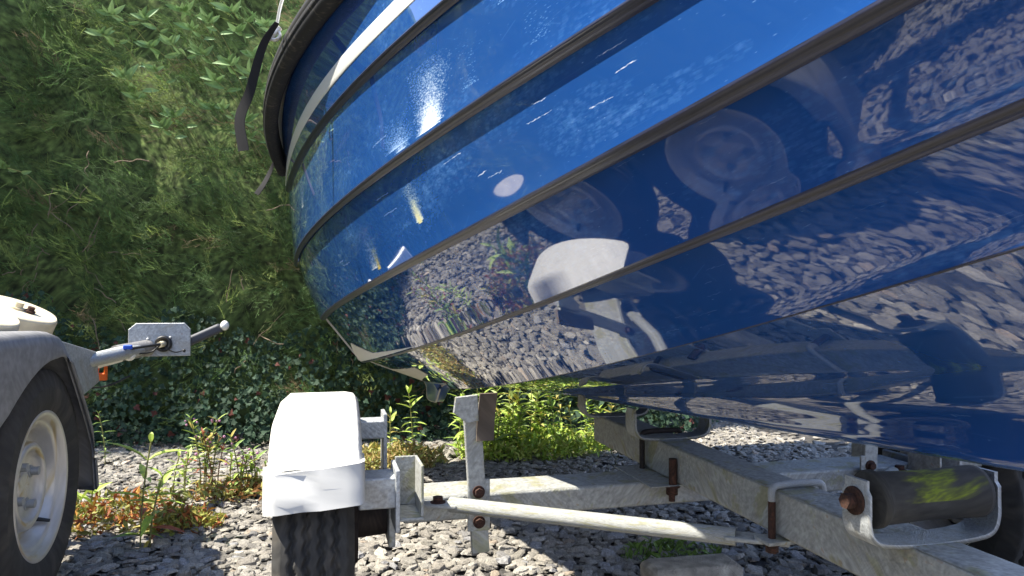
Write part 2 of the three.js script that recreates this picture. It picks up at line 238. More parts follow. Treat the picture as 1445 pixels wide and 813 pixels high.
// rub rail: fat ribbed rubber section round the gunwale, with a white lip above it
{
  const sec = [[-0.030, 0.034], [-0.038, 0.026], [-0.040, 0.012], [-0.036, 0.007], [-0.036, 0.003], [-0.041, -0.002], [-0.041, -0.014], [-0.036, -0.018], [-0.035, -0.022], [-0.037, -0.028], [-0.030, -0.040], [-0.014, -0.045], [0.008, -0.040], [0.02, -0.03], [0.02, 0.03], [-0.01, 0.036]];
  const mk = (side, s, k = 0.82) => loft(zs.filter((z, k) => k % 2 === 0 && z > -0.6).map(z => { const [x, y] = lineAt('rail', z); return s.map(p => V(side === 1 ? x + 0.012 + p[0] * k : 2 * KX - x - 0.012 - p[0] * k, y + 0.004 + p[1] * k, z)); }), 3);
  const lip = []; for (let k = 0; k < 12; k++) { const a = k / 12 * Math.PI * 2; lip.push([0.004 + Math.cos(a) * 0.02, 0.034 + Math.sin(a) * 0.02]); }
  for (const side of [1, -1]) { part(boat, 'rub_rail', mk(side, sec), M.rubber); part(boat, 'gunwale', mk(side, lip, 1), M.whiteGel); }
  // deck with camber
  const rows = zs.filter((z, k) => k % 3 === 0 && z > -0.58).map(z => { const [x, y] = lineAt('rail', z), r = []; for (let k = 0; k <= 10; k++) { const t = k / 10; r.push(V(x + 0.005 + (2 * KX - 2 * x - 0.01) * t, y + 0.05 + 0.08 * Math.sin(t * Math.PI), z)); } return r; });
  part(boat, 'deck', grid(rows), M.whiteGel);
  // transom
  const left = []; for (let i = 0; i < 6; i++) left.push(...plankRow(i, ZT).out.filter((p, k) => k % 3 === 0 || i === 5).map(p => [p[0], p[1]]));
  const top = [[lineAt('rail', ZT)[0], lineAt('rail', ZT)[1] + 0.05]]; const half = [...top, ...left];
  const all = [...half, ...half.slice().reverse().map(p => [2 * KX - p[0], p[1]])];
  const sh = new THREE.Shape(all.map(p => new THREE.Vector2(p[0], p[1]))); const tg = new THREE.ExtrudeGeometry(sh, { depth: 0.02, bevelEnabled: false }); tg.translate(0, 0, -ZT - 0.021);
  part(boat, 'transom', tg, gels[4]);
}
// bilge runner under the quarter
for (const side of [1, -1]) {
  const secs = []; for (let k = 0; k <= 10; k++) { const t = k / 10, z = 3.297 - 0.5 * t, [x, y] = lineAt('L5', z), dep = 0.072 * (t < 0.75 ? 1 - 0.25 * t : (1 - t) / 0.25 * 0.8125) + 0.004; const s = [[x - 0.035, y + 0.03], [x - 0.012, y - 0.01], [x - 0.006, y - dep + 0.005], [x, y - dep], [x + 0.03, y - dep], [x + 0.05, y - 0.005], [x + 0.06, y + 0.02]]; secs.push(s.map(p => V(side === 1 ? p[0] : 2 * KX - p[0], p[1], z))); }
  part(boat, 'bilge_runner', loft(secs), M.runner);
  const ed = secs.map(q => q[3].clone()), e0 = secs[0]; part(boat, 'runner_edge', tube(ed, 0.0035, 30, 6), M.paleGel); part(boat, 'runner_edge', tube([e0[0], e0[1], e0[2], e0[3], e0[4]].map(v => v.clone().add(V(0, 0, -0.002))), 0.0035, 24, 6), M.paleGel);
  const qe = []; for (const i of [3, 4]) plankRow(i, ZT - 0.002).out.forEach((p, k) => { if (k % 4 === 0) qe.push(V(side === 1 ? p[0] : 2 * KX - p[0], p[1], ZT - 0.002)); }); part(boat, 'transom_edge', tube(qe, 0.0045, 60, 6), M.paleGel);
  { // a matte white patch at the foot of the quarter, and a pale band beneath it
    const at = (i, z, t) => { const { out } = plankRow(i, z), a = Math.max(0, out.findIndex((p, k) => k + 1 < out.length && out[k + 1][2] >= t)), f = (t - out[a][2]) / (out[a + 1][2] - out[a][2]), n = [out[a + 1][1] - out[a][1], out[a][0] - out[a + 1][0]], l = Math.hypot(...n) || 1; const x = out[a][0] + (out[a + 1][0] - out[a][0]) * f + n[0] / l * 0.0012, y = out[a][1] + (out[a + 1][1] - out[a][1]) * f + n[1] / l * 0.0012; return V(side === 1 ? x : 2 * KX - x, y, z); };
    const rows = []; for (let k = 0; k <= 24; k++) { const q = k / 24, z = 3.296 - 1.25 * q, h = (q < 0.2 ? 0.16 + q * 1.0 : q < 0.5 ? 0.36 - (q - 0.2) * 0.9 : 0.09 * (1 - q) / 0.5) + 0.012 * fbm(q * 20, 3, 1) ; const r = []; for (let j = 0; j <= 8; j++) r.push(at(3, z, 0.985 - h * (1 - j / 8))); rows.push(r); } part(boat, 'pale_patch', grid(rows), M.matteWhite);
    const r2 = []; for (let k = 0; k <= 30; k++) { const q = k / 30, z = 3.294 - 0.8 * q, r = []; const t0 = 0.4 + 0.1 * fbm(q * 9, 1, 1), t1 = 0.93 - 0.32 * q; for (let j = 0; j <= 6; j++) r.push(at(4, z, t0 + (t1 - t0) * j / 6)); r2.push(r); } part(boat, 'pale_patch', grid(r2), M.paleGel);
  }
}

// ------------------------------------------------------------------ wheels
function tyreGeo(R, w, rimR, zig) {                     // axis along x, centre at the origin
  const NA = 300, prof = []; const hw = w / 2;
  const sidePts = [[rimR - 0.004, hw * 0.72], [rimR + 0.006, hw * 0.86], [rimR + (R - rimR) * 0.3, hw * 0.99], [rimR + (R - rimR) * 0.55, hw * 1.0], [rimR + (R - rimR) * 0.58, hw * 1.012], [rimR + (R - rimR) * 0.62, hw * 1.0], [R - 0.022, hw * 0.93], [R - 0.008, hw * 0.85]];
  for (const p of sidePts) prof.push([p[0], -p[1]]);
  const NT = 44; for (let k = 0; k <= NT; k++) { const x = -hw * 0.8 + hw * 1.6 * k / NT; prof.push([R - 0.006 * (x / hw) ** 2, x, 1]); }
  for (const p of sidePts.slice().reverse()) prof.push([p[0], p[1]]);
  const rows = []; for (let a = 0; a <= NA; a++) { const th = a / NA * Math.PI * 2; rows.push(prof.map(p => { let r = p[0]; if (p[2]) { const tri = Math.abs(((a / NA * 54) % 1) - 0.5) * 4 - 1; for (const gx of [-0.52, -0.18, 0.18, 0.52]) { const d = Math.abs(p[1] - gx * hw - tri * zig); if (d < 0.005) r -= 0.010 * (1 - (d / 0.005) ** 4); } } else if (Math.abs(p[0] - (R - 0.022)) < 1e-6 || Math.abs(p[0] - (R - 0.008)) < 1e-6) { if ((a % 6) < 2) r -= 0.003; } return new THREE.Vector3(p[1], Math.cos(th) * r, Math.sin(th) * r); })); }
  return grid(rows, (i, j) => [i / NA * 3, j / prof.length]);
}
function wheel(parent, c, R, w, rimR, faceSign, nuts, zig = 0.0034) { // faceSign: +1 the outer face looks to +x
  const wg = new THREE.Group(); wg.name = 'wheel'; wg.position.copy(c).sub(parent.position); parent.add(wg);
  const add = (n, g, m) => { g.userData.local = true; const o = part(wg, n, g, m); return o; };
  add('tyre', tyreGeo(R, w, rimR, zig), M.tyre);
  const f = faceSign, hw = w / 2, X = new THREE.Vector3(f, 0, 0), O = new THREE.Vector3();
  const pr = [[rimR + 0.012, hw * 0.80], [rimR + 0.014, hw * 0.86], [rimR + 0.008, hw * 0.9], [rimR - 0.002, hw * 0.87], [rimR - 0.012, hw * 0.72], [rimR - 0.016, hw * 0.66], [rimR - 0.03, hw * 0.62], [rimR - 0.034, hw * 0.3], [rimR - 0.046, hw * 0.12], [rimR - 0.06, hw * 0.14], [rimR * 0.62, hw * 0.5], [rimR * 0.58, hw * 0.56], [rimR * 0.53, hw * 0.56], [rimR * 0.49, hw * 0.5], [rimR * 0.44, hw * 0.3], [rimR * 0.22, hw * 0.28], [rimR * 0.2, hw * 0.34], [rimR * 0.17, hw * 0.36], [0, hw * 0.36]];
  add('rim', lathe(pr, O, X, 72), M.silver);
  add('rim', lathe([[rimR + 0.012, -hw * 0.8], [rimR + 0.01, -hw * 0.88], [rimR - 0.02, -hw * 0.7], [rimR - 0.03, hw * 0.3]], O, X, 48), M.silver);
  for (let k = 0; k < nuts; k++) { const a = (k + 0.3) / nuts * Math.PI * 2, p = new THREE.Vector3(f * hw * 0.3, Math.cos(a) * rimR * 0.33, Math.sin(a) * rimR * 0.33); add('wheel_nut', hexBolt(p, X, 0.011, 0.02), M.galvClean); }
  const va = -2.5; const vp = new THREE.Vector3(f * hw * 0.3, Math.cos(va) * rimR * 0.74, Math.sin(va) * rimR * 0.74);
  add('valve', cyl(vp, vp.clone().add(new THREE.Vector3(f * 0.035, Math.cos(va) * 0.01, Math.sin(va) * 0.01)), 0.006, 0.004, 12), M.blackPlastic);
  return wg;
}

// ------------------------------------------------------------------ the boat's trailer
const tr = thing('boat_trailer', 'dirty galvanised boat trailer with white mudguard carrying the blue boat', 'boat trailer', V(0.807, 0, 1.6));
{
  const cx = 0.807, X = new THREE.Vector3(1, 0, 0), Y = new THREE.Vector3(0, 1, 0);
  part(tr, 'drawbar', box(0.767, 0.847, 0.339, 0.419, -0.75, 2.02, 0.007), M.galv);
  part(tr, 'crossbeam', box(0.165, 1.45, 0.281, 0.335, 1.545, 1.668, 0.007), M.galv);
  part(tr, 'coupling', mg([cyl(V(cx, 0.44, -0.72), V(cx, 0.44, -0.95), 0.03), new THREE.SphereGeometry(0.045, 24, 16).toNonIndexed().translate(cx, 0.425, 0.95)]), M.blackIron);
  // clamp between drawbar and crossbeam
  part(tr, 'clamp_plate', box(0.70, 0.915, 0.3355, 0.3385, 1.49, 1.7, 0.001), M.galv);
  const ub = (z, m, m2) => { part(tr, 'u_bolt', tube([V(0.756, 0.40, z), V(0.756, 0.419, z), V(0.760, 0.4245, z), V(0.775, 0.427, z), V(0.84, 0.427, z), V(0.854, 0.4245, z), V(0.858, 0.418, z), V(0.858, 0.33, z)], 0.0065, 40), m); part(tr, 'u_bolt', tube([V(0.756, 0.4, z), V(0.756, 0.365, z), V(0.756, 0.325, z)], 0.0066, 8), m2); };
  ub(1.127, M.galvClean, M.rust); ub(1.66, M.blackIron, M.blackIron);
  part(tr, 'clamp_plate', box(0.735, 0.88, 0.3295, 0.3365, 1.105, 1.15, 0.002), M.galv);
  part(tr, 'bolt', hexBolt(V(0.756, 0.3285, 1.127), Y.clone().negate(), 0.011, 0.016), M.rust);
  part(tr, 'u_bolt', cyl(V(0.757, 0.395, 1.5), V(0.757, 0.325, 1.5), 0.009), M.rust);
  part(tr, 'bolt', mg([hexBolt(V(0.757, 0.3345, 1.505), Y.clone().negate(), 0.013, 0.02), cyl(V(0.757, 0.33, 1.505), V(0.757, 0.3, 1.505), 0.007)]), M.rust);
  // brace tubes, flattened at both ends
  for (const s of [1, -1]) { const mx = x => s === 1 ? x : 2 * cx - x;
    part(tr, 'brace_tube', mg([cyl(V(mx(0.26), 0.3245, 1.515), V(mx(0.715), 0.327, 1.175), 0.0155), bar(V(mx(0.205), 0.3245, 1.535), V(mx(0.275), 0.3245, 1.505), 0.04, 0.008), bar(V(mx(0.70), 0.327, 1.187), V(mx(0.79), 0.3275, 1.125), 0.042, 0.008)]), M.galv); 
    part(tr, 'bolt', hexBolt(V(mx(0.235), 0.3285, 1.522), Y, 0.011, 0.012), M.rust);
    // suspension unit, hub, mudguard, stays
    part(tr, 'suspension_unit', mg([cyl(V(mx(0.135), 0.29, 1.6), V(mx(0.06), 0.285, 1.6), 0.04), bar(V(mx(0.07), 0.29, 1.6), V(mx(0.07), 0.25, 1.66), 0.03, 0.05), cyl(V(mx(0.075), 0.25, 1.6), V(mx(0.03), 0.25, 1.6), 0.055)]), M.blackIron);
    wheel(tr, V(mx(-0.012), 0.25, 1.6), 0.25, 0.145, 0.14, -s, 4);
    // mudguard: a rounded channel bent round the tyre, ending in a straight skirt
    const sec = [[0.072, -0.085], [0.075, -0.012], [0.066, -0.001], [0.05, 0.002], [-0.062, 0.002], [-0.082, -0.016], [-0.096, -0.055], [-0.098, -0.085]], st = [];
    const path = []; for (let k = 0; k <= 26; k++) { const a = Math.PI * (1.02 - k / 26 * 0.795); path.push([1.6 + Math.cos(a) * -0.30, 0.25 + Math.sin(a) * 0.30, a, 1]); }
    path[26][4] = 1;
    path.forEach((p, k) => { const dz = -Math.cos(p[2]), dy = Math.sin(p[2]); st.push([...sec.map(q => V(mx(q[0]), p[1] + dy * q[1], p[0] + dz * q[1])), ...sec.slice().reverse().map(q => V(mx(q[0] * 0.95), p[1] + dy * (q[1] - 0.005), p[0] + dz * (q[1] - 0.005)))]); });
    part(tr, 'mudguard', loft(st, 3), M.whitePaint);
    // the bent skirt at the front, lapped over the channel
    const sk = []; for (let k = 0; k <= 6; k++) { const y = 0.447 - 0.0115 * k, z = 1.362 - 0.003 * k, d = 0.006 * Math.sin(k * 1.1), f = [[0.08, 0.08], [0.078, 0.012], [0.068, 0.001], [0.045, -0.002 + d * 0.4], [0.0, -0.004 - d * 0.6], [-0.03, 0.001 + d], [-0.075, -0.001], [-0.098, 0.008], [-0.104, 0.08]]; const yb = q => y - (k === 0 ? (q - 0) * -0.09 : k === 6 ? q * -0.06 : 0); sk.push([...f.map(q => V(mx(q[0]), yb(q[0]), z + q[1])), ...f.slice().reverse().map(q => V(mx(q[0] * 0.96), yb(q[0]), z + q[1] + 0.004))]); }
    part(tr, 'mudguard_skirt', loft(sk, 3), M.shadedWhite);
    part(tr, 'end_plate', box(mx(0.142) - 0.007, mx(0.142) + 0.007, 0.24, 0.345, 1.53, 1.68, 0.003), M.galv);
    // two stays and the angle plate they end on
    const a1 = [mx(0.07), mx(0.142)].sort((a, b) => a - b);
    part(tr, 'stay', box(a1[0], a1[1], 0.428, 0.47, 1.72, 1.78), M.galvClean); part(tr, 'stay', box(a1[0], a1[1], 0.345, 0.405, 1.44, 1.52), M.galvClean);
    const a2 = [mx(0.139), mx(0.148)].sort((a, b) => a - b); part(tr, 'stay_plate', box(a2[0], a2[1], 0.30, 0.42, 1.43, 1.53, 0.002), M.galvClean); part(tr, 'stay_plate', box(a2[0], a2[1], 0.30, 0.485, 1.72, 1.80, 0.002), M.galvClean);
    const a3 = [mx(0.148), mx(0.195)].sort((a, b) => a - b); part(tr, 'angle_bracket', mg([box(a3[0], a3[1], 0.325, 0.425, 1.535, 1.541, 0.002), box(Math.min(mx(0.189), mx(0.195)), Math.max(mx(0.189), mx(0.195)), 0.325, 0.425, 1.44, 1.535, 0.002), box(a3[0], a3[1], 0.318, 0.3245, 1.44, 1.541, 0.002)]), M.galv);
    // upright post with its adjusting holes and swivel pad
    part(tr, 'post', bar(V(mx(0.306), 0.53, 1.525), V(mx(0.327), 0.215, 1.53), 0.038, 0.012, 0.003, new THREE.Vector3(0, 0, 1)), M.galv);
    part(tr, 'bolt', hexBolt(V(mx(0.321), 0.345, 1.52), new THREE.Vector3(0, 0, 1), 0.009, 0.01), M.rust); part(tr, 'bolt', hexBolt(V(mx(0.322), 0.282, 1.52), new THREE.Vector3(0, 0, 1), 0.009, 0.01), M.rust);
    part(tr, 'post_plate', box(mx(0.322) - 0.024, mx(0.322) + 0.024, 0.262, 0.37, 1.5225, 1.5285, 0.002), M.galv);
    const padP = []; for (let k = 0; k <= 8; k++) { const t = k / 8, x = 0.338 - 0.006 * t, y = 0.553 - 0.1 * t, z = 1.5 + 0.012 * Math.sin(t * 2.4); padP.push([V(mx(x - 0.018), y, z), V(mx(x + 0.02), y, z + 0.004), V(mx(x + 0.02), y, z + 0.012), V(mx(x - 0.018), y, z + 0.008)]); }
    part(tr, 'pad', loft(padP, 3), M.brownSteel);
    const hs = new THREE.Shape([[-0.024, 0.022], [0.02, 0.026], [0.022, -0.026], [0.0, -0.03], [-0.028, -0.008]].map(p => new THREE.Vector2(...p))); for (const [hx, hy] of [[-0.009, 0.003], [0.009, -0.006]]) { const h = new THREE.Path(); h.absarc(hx, hy, 0.006, 0, 7); hs.holes.push(h); }
    const hg = new THREE.ExtrudeGeometry(hs, { depth: 0.005, bevelEnabled: true, bevelSize: 0.0015, bevelThickness: 0.0015, bevelSegments: 1 }); hg.translate(mx(0.292), 0.525, -1.5);
    part(tr, 'hole_plate', hg, M.galv); for (const [hx, hy] of [[-0.009, 0.003], [0.009, -0.006]]) part(tr, 'bolt', cyl(V(mx(0.292) + hx, 0.525 + hy, 1.512), V(mx(0.292) + hx, 0.525 + hy, 1.497), 0.0052), M.rust);
  }
  // keel rollers
  function keelRoller(z, ry, r, half, m, ears) {
    const u = (x, y, zz) => V(cx + x, y, zz), th = 0.006, base = 0.4195 + th / 2, w = 0.05, secs = [];
    const path = [[-half - 0.012, ry + 0.03], [-half - 0.0122, base + 0.045], [-half - 0.012, base + 0.026], [-half - 0.006, base + 0.009], [-half + 0.008, base], [half - 0.008, base], [half + 0.006, base + 0.009], [half + 0.012, base + 0.026], [half + 0.0122, base + 0.045], [half + 0.012, ry + 0.03]];
    const cv = new THREE.CatmullRomCurve3(path.map(p => new THREE.Vector3(p[0], p[1], 0)), false, 'centripetal', 0.3);
    for (let k = 0; k <= 60; k++) { const p = cv.getPoint(k / 60), t = cv.getTangent(k / 60), n = new THREE.Vector3(-t.y, t.x, 0).multiplyScalar(th / 2), ww = w / 2 * (k < 3 || k > 57 ? 0.8 : 1); secs.push([u(p.x + n.x, p.y + n.y, z - ww), u(p.x + n.x, p.y + n.y, z + ww), u(p.x - n.x, p.y - n.y, z + ww), u(p.x - n.x, p.y - n.y, z - ww)]); }
    part(tr, 'roller_bracket', loft(secs, 3), m);
    if (!ears) return;
    part(tr, 'keel_roller', lathe([[0.006, -half + 0.004], [r * 0.97, -half + 0.004], [r * 1.08, -half + 0.008], [r * 1.08, -half + 0.014], [r * 0.99, -half + 0.02], [r * 0.93, 0], [r * 1.0, half - 0.012], [r * 1.0, half - 0.006], [0.006, half - 0.004]], u(0, ry, z), X, 48), M.rubberRoller);
    for (const s of [-1, 1]) part(tr, 'roller_bolt', mg([hexBolt(u(s * (half + 0.016), ry, z), new THREE.Vector3(s, 0, 0), 0.0105, 0.017), cyl(u(s * (half + 0.014), ry, z), u(s * (half + 0.019), ry, z), 0.019)]), M.rust);
  }
  M.rubberRoller = std({ map: tex(512, 256, (u, v) => { const n = tn(u, v, 24, 5, 3), k = 1 + n * 0.5; const g = sm(1 - Math.abs(v - 0.62) * 9 + tn(u, v, 14, 4, 9) * 1.6, 0.15, 0.9) * sm(u + tn(u, v, 9, 3, 5) * 0.4, 0.2, 0.5); const e = g * (0.55 + 0.45 * sm(tn(u, v, 70, 3, 21), -0.2, 0.25)); return [54 * k + (118 - 54) * e, 52 * k + (130 - 52) * e, 48 * k + (22 - 48) * e]; }), roughness: 0.8 });
  keelRoller(0.85, 0.4785, 0.036, 0.094, M.galvClean, true);
  keelRoller(1.62, 0.462, 0.03, 0.085, M.galv, false);
  keelRoller(1.96, 0.45, 0.03, 0.085, M.galv, false);
}

// ------------------------------------------------------------------ the trailer on the left
const lt = thing('utility_trailer', 'galvanised twin wheel trailer with grey plastic mudguard and number board plate, at the left edge', 'trailer', V(-1.25, 0, 1.9));
{
  const zc = 2.06, zc2 = 1.4, xo = -0.655;
  wheel(lt, V(xo - 0.078, 0.29, zc), 0.29, 0.155, 0.172, 1, 4, 0.0015); wheel(lt, V(xo - 0.078, 0.29, zc2), 0.29, 0.155, 0.172, 1, 4, 0.0015);
  for (const z of [zc, zc2]) { wheel(lt, V(-1.77, 0.29, z), 0.29, 0.155, 0.172, -1, 4, 0.0015); part(lt, 'axle', cyl(V(-1.75, 0.29, z), V(-0.75, 0.29, z), 0.03), M.galv); }
  // mudguard: profile in the z-y plane
  for (const [x0, x1, sgn] of [[-0.635, -0.86, 1], [-1.87, -1.65, -1]]) {
    const prof = [[1.02, 0.2], [1.045, 0.36], [1.1, 0.46], [1.24, 0.60], [1.33, 0.655], [1.40, 0.672], [1.75, 0.676], [2.02, 0.672], [2.10, 0.66], [2.16, 0.62], [2.3, 0.47], [2.38, 0.37], [2.41, 0.30], [2.435, 0.2]];
    const cv = new THREE.CatmullRomCurve3(prof.map(p => new THREE.Vector3(p[0], p[1], 0)), false, 'centripetal', 0.2), secs = [], N = 90, inner = [];
    for (let k = 0; k <= N; k++) { const p = cv.getPoint(k / N), t = cv.getTangent(k / N), nz = -t.y, ny = t.x; // outward normal in z-y
      // side flange reaches down to the wheel arch
      const dz1 = p.x - zc, dz2 = p.x - zc2; let fl = 0.03; const near = Math.min(Math.hypot(dz1, p.y - 0.29), Math.hypot(dz2, p.y - 0.29)); fl = Math.max(0.012, near - 0.315); if (p.y < 0.3) fl = 0.012;
      const s = [[x0 - 0.002 * sgn, -fl - 0.004], [x0, -fl], [x0, -0.035], [x0 - 0.008 * sgn, -0.01], [x0 - 0.03 * sgn, 0], [x1 + 0.01 * sgn, 0], [x1, -0.01], [x1, -0.04], [x1 + 0.006 * sgn, -0.04], [x1 + 0.012 * sgn, -0.008], [x0 - 0.03 * sgn, -0.007], [x0 - 0.012 * sgn, -0.016], [x0 - 0.006 * sgn, -0.04], [x0 - 0.006 * sgn, -fl]];
      secs.push(s.map(q => V(q[0], p.y + ny * q[1], p.x + nz * q[1]))); }
    part(lt, 'mudguard', loft(secs, 3), M.greyPlastic);
  }
  for (const x of [-0.93, -1.57]) part(lt, 'chassis_beam', box(x - 0.03, x + 0.03, 0.44, 0.56, -0.9, 2.55), M.galvClean);
  for (const z of [-0.85, 0.4, 1.0, 1.73, 2.5]) part(lt, 'chassis_beam', box(-1.54, -0.96, 0.46, 0.53, z - 0.03, z + 0.03), M.galvClean);
  // drawbar side plate seen past the mudguard, then the drawbar tube
  const pl = new THREE.Shape([[2.28, 0.645], [2.74, 0.572], [2.78, 0.47], [2.28, 0.40]].map(p => new THREE.Vector2(...p))); const pg = new THREE.ExtrudeGeometry(pl, { depth: 0.008, bevelEnabled: true, bevelSize: 0.002, bevelThickness: 0.002, bevelSegments: 1 }); pg.rotateY(Math.PI / 2); pg.translate(-0.74, 0, 0);
  part(lt, 'side_plate', pg, M.galvClean);
  part(lt, 'drawbar', mg([cyl(V(-0.80, 0.535, 2.55), V(-0.62, 0.568, 3.02), 0.022), bar(V(-0.83, 0.52, 2.45), V(-0.745, 0.525, 2.7), 0.03, 0.05)]), M.galvClean);
  part(lt, 'coupling', mg([bar(V(-0.765, 0.548, 2.76), V(-0.675, 0.57, 2.9), 0.03, 0.03, 0.01), cyl(V(-0.75, 0.522, 2.78), V(-0.69, 0.538, 2.88), 0.012), new THREE.SphereGeometry(0.02, 20, 14).toNonIndexed().translate(-0.665, 0.548, -2.9)]), M.whiteGel);
  part(lt, 'drawbar_sleeve', cyl(V(-0.705, 0.556, 2.88), V(-0.625, 0.568, 3.0), 0.03), M.greyPlastic);
  part(lt, 'safety_latch', mg([box(-0.755, -0.718, 0.468, 0.494, 2.82, 2.835, 0.005), box(-0.755, -0.745, 0.485, 0.518, 2.82, 2.835, 0.004), box(-0.728, -0.718, 0.485, 0.518, 2.82, 2.835, 0.004)]), M.orange);
  // plate with the round socket, cable and lever
  const bs = new THREE.Shape([[-0.105, -0.058], [0.105, -0.058], [0.105, 0.04], [0.085, 0.062], [-0.08, 0.062], [-0.105, 0.04]].map(p => new THREE.Vector2(...p))); const bg = new THREE.ExtrudeGeometry(bs, { depth: 0.004, bevelEnabled: true, bevelSize: 0.002, bevelThickness: 0.002, bevelSegments: 1 }); bg.translate(-0.585, 0.596, -3.0);
  part(lt, 'socket_plate', bg, M.galvClean);
  part(lt, 'socket', lathe([[0.028, 0], [0.031, 0.01], [0.029, 0.02], [0.02, 0.022], [0.016, 0.012], [0, 0.012]], V(-0.57, 0.583, 2.995), new THREE.Vector3(0, 0, 1), 32), M.blackPlastic);
  part(lt, 'plug', cyl(V(-0.57, 0.583, 2.985), V(-0.578, 0.581, 2.955), 0.012, 0.011), M.cream);
  for (const [x, y] of [[-0.64, 0.59], [-0.625, 0.6], [-0.548, 0.605]]) part(lt, 'screw', new THREE.SphereGeometry(0.006, 10, 8).toNonIndexed().translate(x, y, -2.994), M.galvClean);
  part(lt, 'screw', new THREE.SphereGeometry(0.006, 10, 8).toNonIndexed().translate(-0.50, 0.556, -2.994), M.blackPlastic);
  part(lt, 'cable', tube([V(-0.575, 0.583, 2.95), V(-0.62, 0.578, 2.9), V(-0.68, 0.57, 2.86), V(-0.74, 0.555, 2.78), V(-0.79, 0.52, 2.7)], 0.005, 30, 8), M.blackPlastic);
  part(lt, 'cable', tube([V(-0.575, 0.58, 2.95), V(-0.60, 0.558, 2.95), V(-0.64, 0.552, 2.92), V(-0.68, 0.562, 2.88), V(-0.72, 0.556, 2.84)], 0.003, 30, 8), M.blackPlastic);
  part(lt, 'cable', tube([V(-0.56, 0.572, 2.96), V(-0.545, 0.56, 2.965), V(-0.525, 0.552, 2.97), V(-0.505, 0.556, 2.98)], 0.0025, 20, 8), M.blackPlastic);
  part(lt, 'cable', tube([V(-0.79, 0.49, 2.7), V(-0.76, 0.455, 2.75), V(-0.71, 0.452, 2.8), V(-0.655, 0.478, 2.86)], 0.003, 20, 8), M.blackPlastic);
  part(lt, 'cable_clip', box(-0.675, -0.645, 0.572, 0.588, 2.845, 2.86), M.blue);
  part(lt, 'lever', bar(V(-0.50, 0.583, 3.03), V(-0.372, 0.642, 3.03), 0.036, 0.036, 0.012), M.darkPlastic); part(lt, 'lever_button', new THREE.SphereGeometry(0.019, 20, 14).toNonIndexed().scale(0.85, 1, 1).translate(-0.36, 0.648, -3.02), M.whiteGel);
  // jockey leg under the drawbar so that it stands
}
function drum(c, axis, r, h, label, extra) {
  const t = thing('drum_roller', label, 'roller', c, undefined), g = lathe([[0, -h / 2], [r * 0.94, -h / 2], [r, -h / 2 + 0.008], [r, h / 2 - 0.008], [r * 0.95, h / 2], [r * 0.3, h / 2 - 0.003], [0, h / 2 - 0.003]], c, axis, 48); part(t, 'drum', g, M.cream);
  if (extra) { const a = axis.clone().normalize(); part(t, 'bolt', hexBolt(c.clone().addScaledVector(a, h / 2), a, 0.012, 0.016), M.cream); part(t, 'bolt', hexBolt(c.clone().addScaledVector(a, h / 2).add(V(0.03, -0.01, 0)), a, 0.009, 0.012), M.rust); }
}
drum(V(-0.80, 0.695, 2.24), new THREE.Vector3(0.42, 1, 0.1), 0.1, 0.07, 'cream drum with a bolt on top, tilted behind the grey mudguard', true);
drum(V(-0.79, 0.69, 2.0), new THREE.Vector3(0.35, 1, 0.1), 0.085, 0.06, 'smaller cream drum at the left edge of the photo, nearest the mudguard top', false);

// ------------------------------------------------------------------ straps over the boat's side
function strap(name, label, pts, w, cat = 'strap') {
  const cv = new THREE.CatmullRomCurve3(pts, false, 'centripetal'), N = 40, secs = [];
  for (let k = 0; k <= N; k++) { const p = cv.getPoint(k / N), t = cv.getTangent(k / N), side = new THREE.Vector3(1, 0, -0.6 + 1.2 * Math.sin(k / N * 2)).cross(t).cross(t).normalize().multiplyScalar(w / 2 * (0.4 + 0.6 * Math.min(1, k / 28))), n = t.clone().cross(side).normalize().multiplyScalar(0.0012); secs.push([p.clone().add(side).add(n), p.clone().sub(side).add(n), p.clone().sub(side).sub(n), p.clone().add(side).sub(n)]); }
  const o = thing(name, label, cat, pts[0]); part(o, 'webbing', loft(secs, 8), M.webbing); return o;
}
strap('strap', 'loose black webbing strap hanging off the gunwale against the hedge', [V(-0.115, 1.47, 2.0), V(-0.15, 1.42, 2.03), V(-0.19, 1.30, 2.08), V(-0.215, 1.235, 2.1), V(-0.205, 1.15, 2.1)], 0.032);
strap('strap', 'short black strap end sticking out below the rub rail', [V(-0.185, 1.29, 3.05), V(-0.2, 1.24, 3.02), V(-0.222, 1.19, 3.0), V(-0.245, 1.155, 3.0)], 0.024);
{ const t = thing('shackle', 'small silver shackle on a cord above the rub rail', 'shackle', V(-0.12, 1.46, 2.05)); part(t, 'ring', new THREE.TorusGeometry(0.014, 0.005, 10, 24).toNonIndexed().translate(-0.125, 1.455, -2.05), M.silver); part(t, 'pin', cyl(V(-0.14, 1.44, 2.05), V(-0.11, 1.475, 2.05), 0.007), M.silver); part(t, 'cord', tube([V(-0.12, 1.47, 2.05), V(-0.105, 1.52, 2.0), V(-0.07, 1.56, 1.9)], 0.004), M.whiteGel); }

// ------------------------------------------------------------------ concrete block
{ const g = new RoundedBoxGeometry(0.235, 0.1, 0.11, 6, 0.02); const p = g.attributes.position; for (let i = 0; i < p.count; i++) { const n = 1 + fbm(p.getX(i) * 22, p.getY(i) * 22, p.getZ(i) * 22) * 0.09; p.setXYZ(i, p.getX(i) * n, p.getY(i) * n, p.getZ(i) * n); } g.computeVertexNormals(); g.rotateY(-0.06); const b = boxUV(g); b.translate(0.887, 0.052, -1.66); const o = new THREE.Mesh(b, M.concrete); o.name = 'concrete_block'; o.userData = { label: 'worn grey concrete block lying on the gravel under the drawbar', category: 'block' }; o.castShadow = o.receiveShadow = true; scene.add(o); }

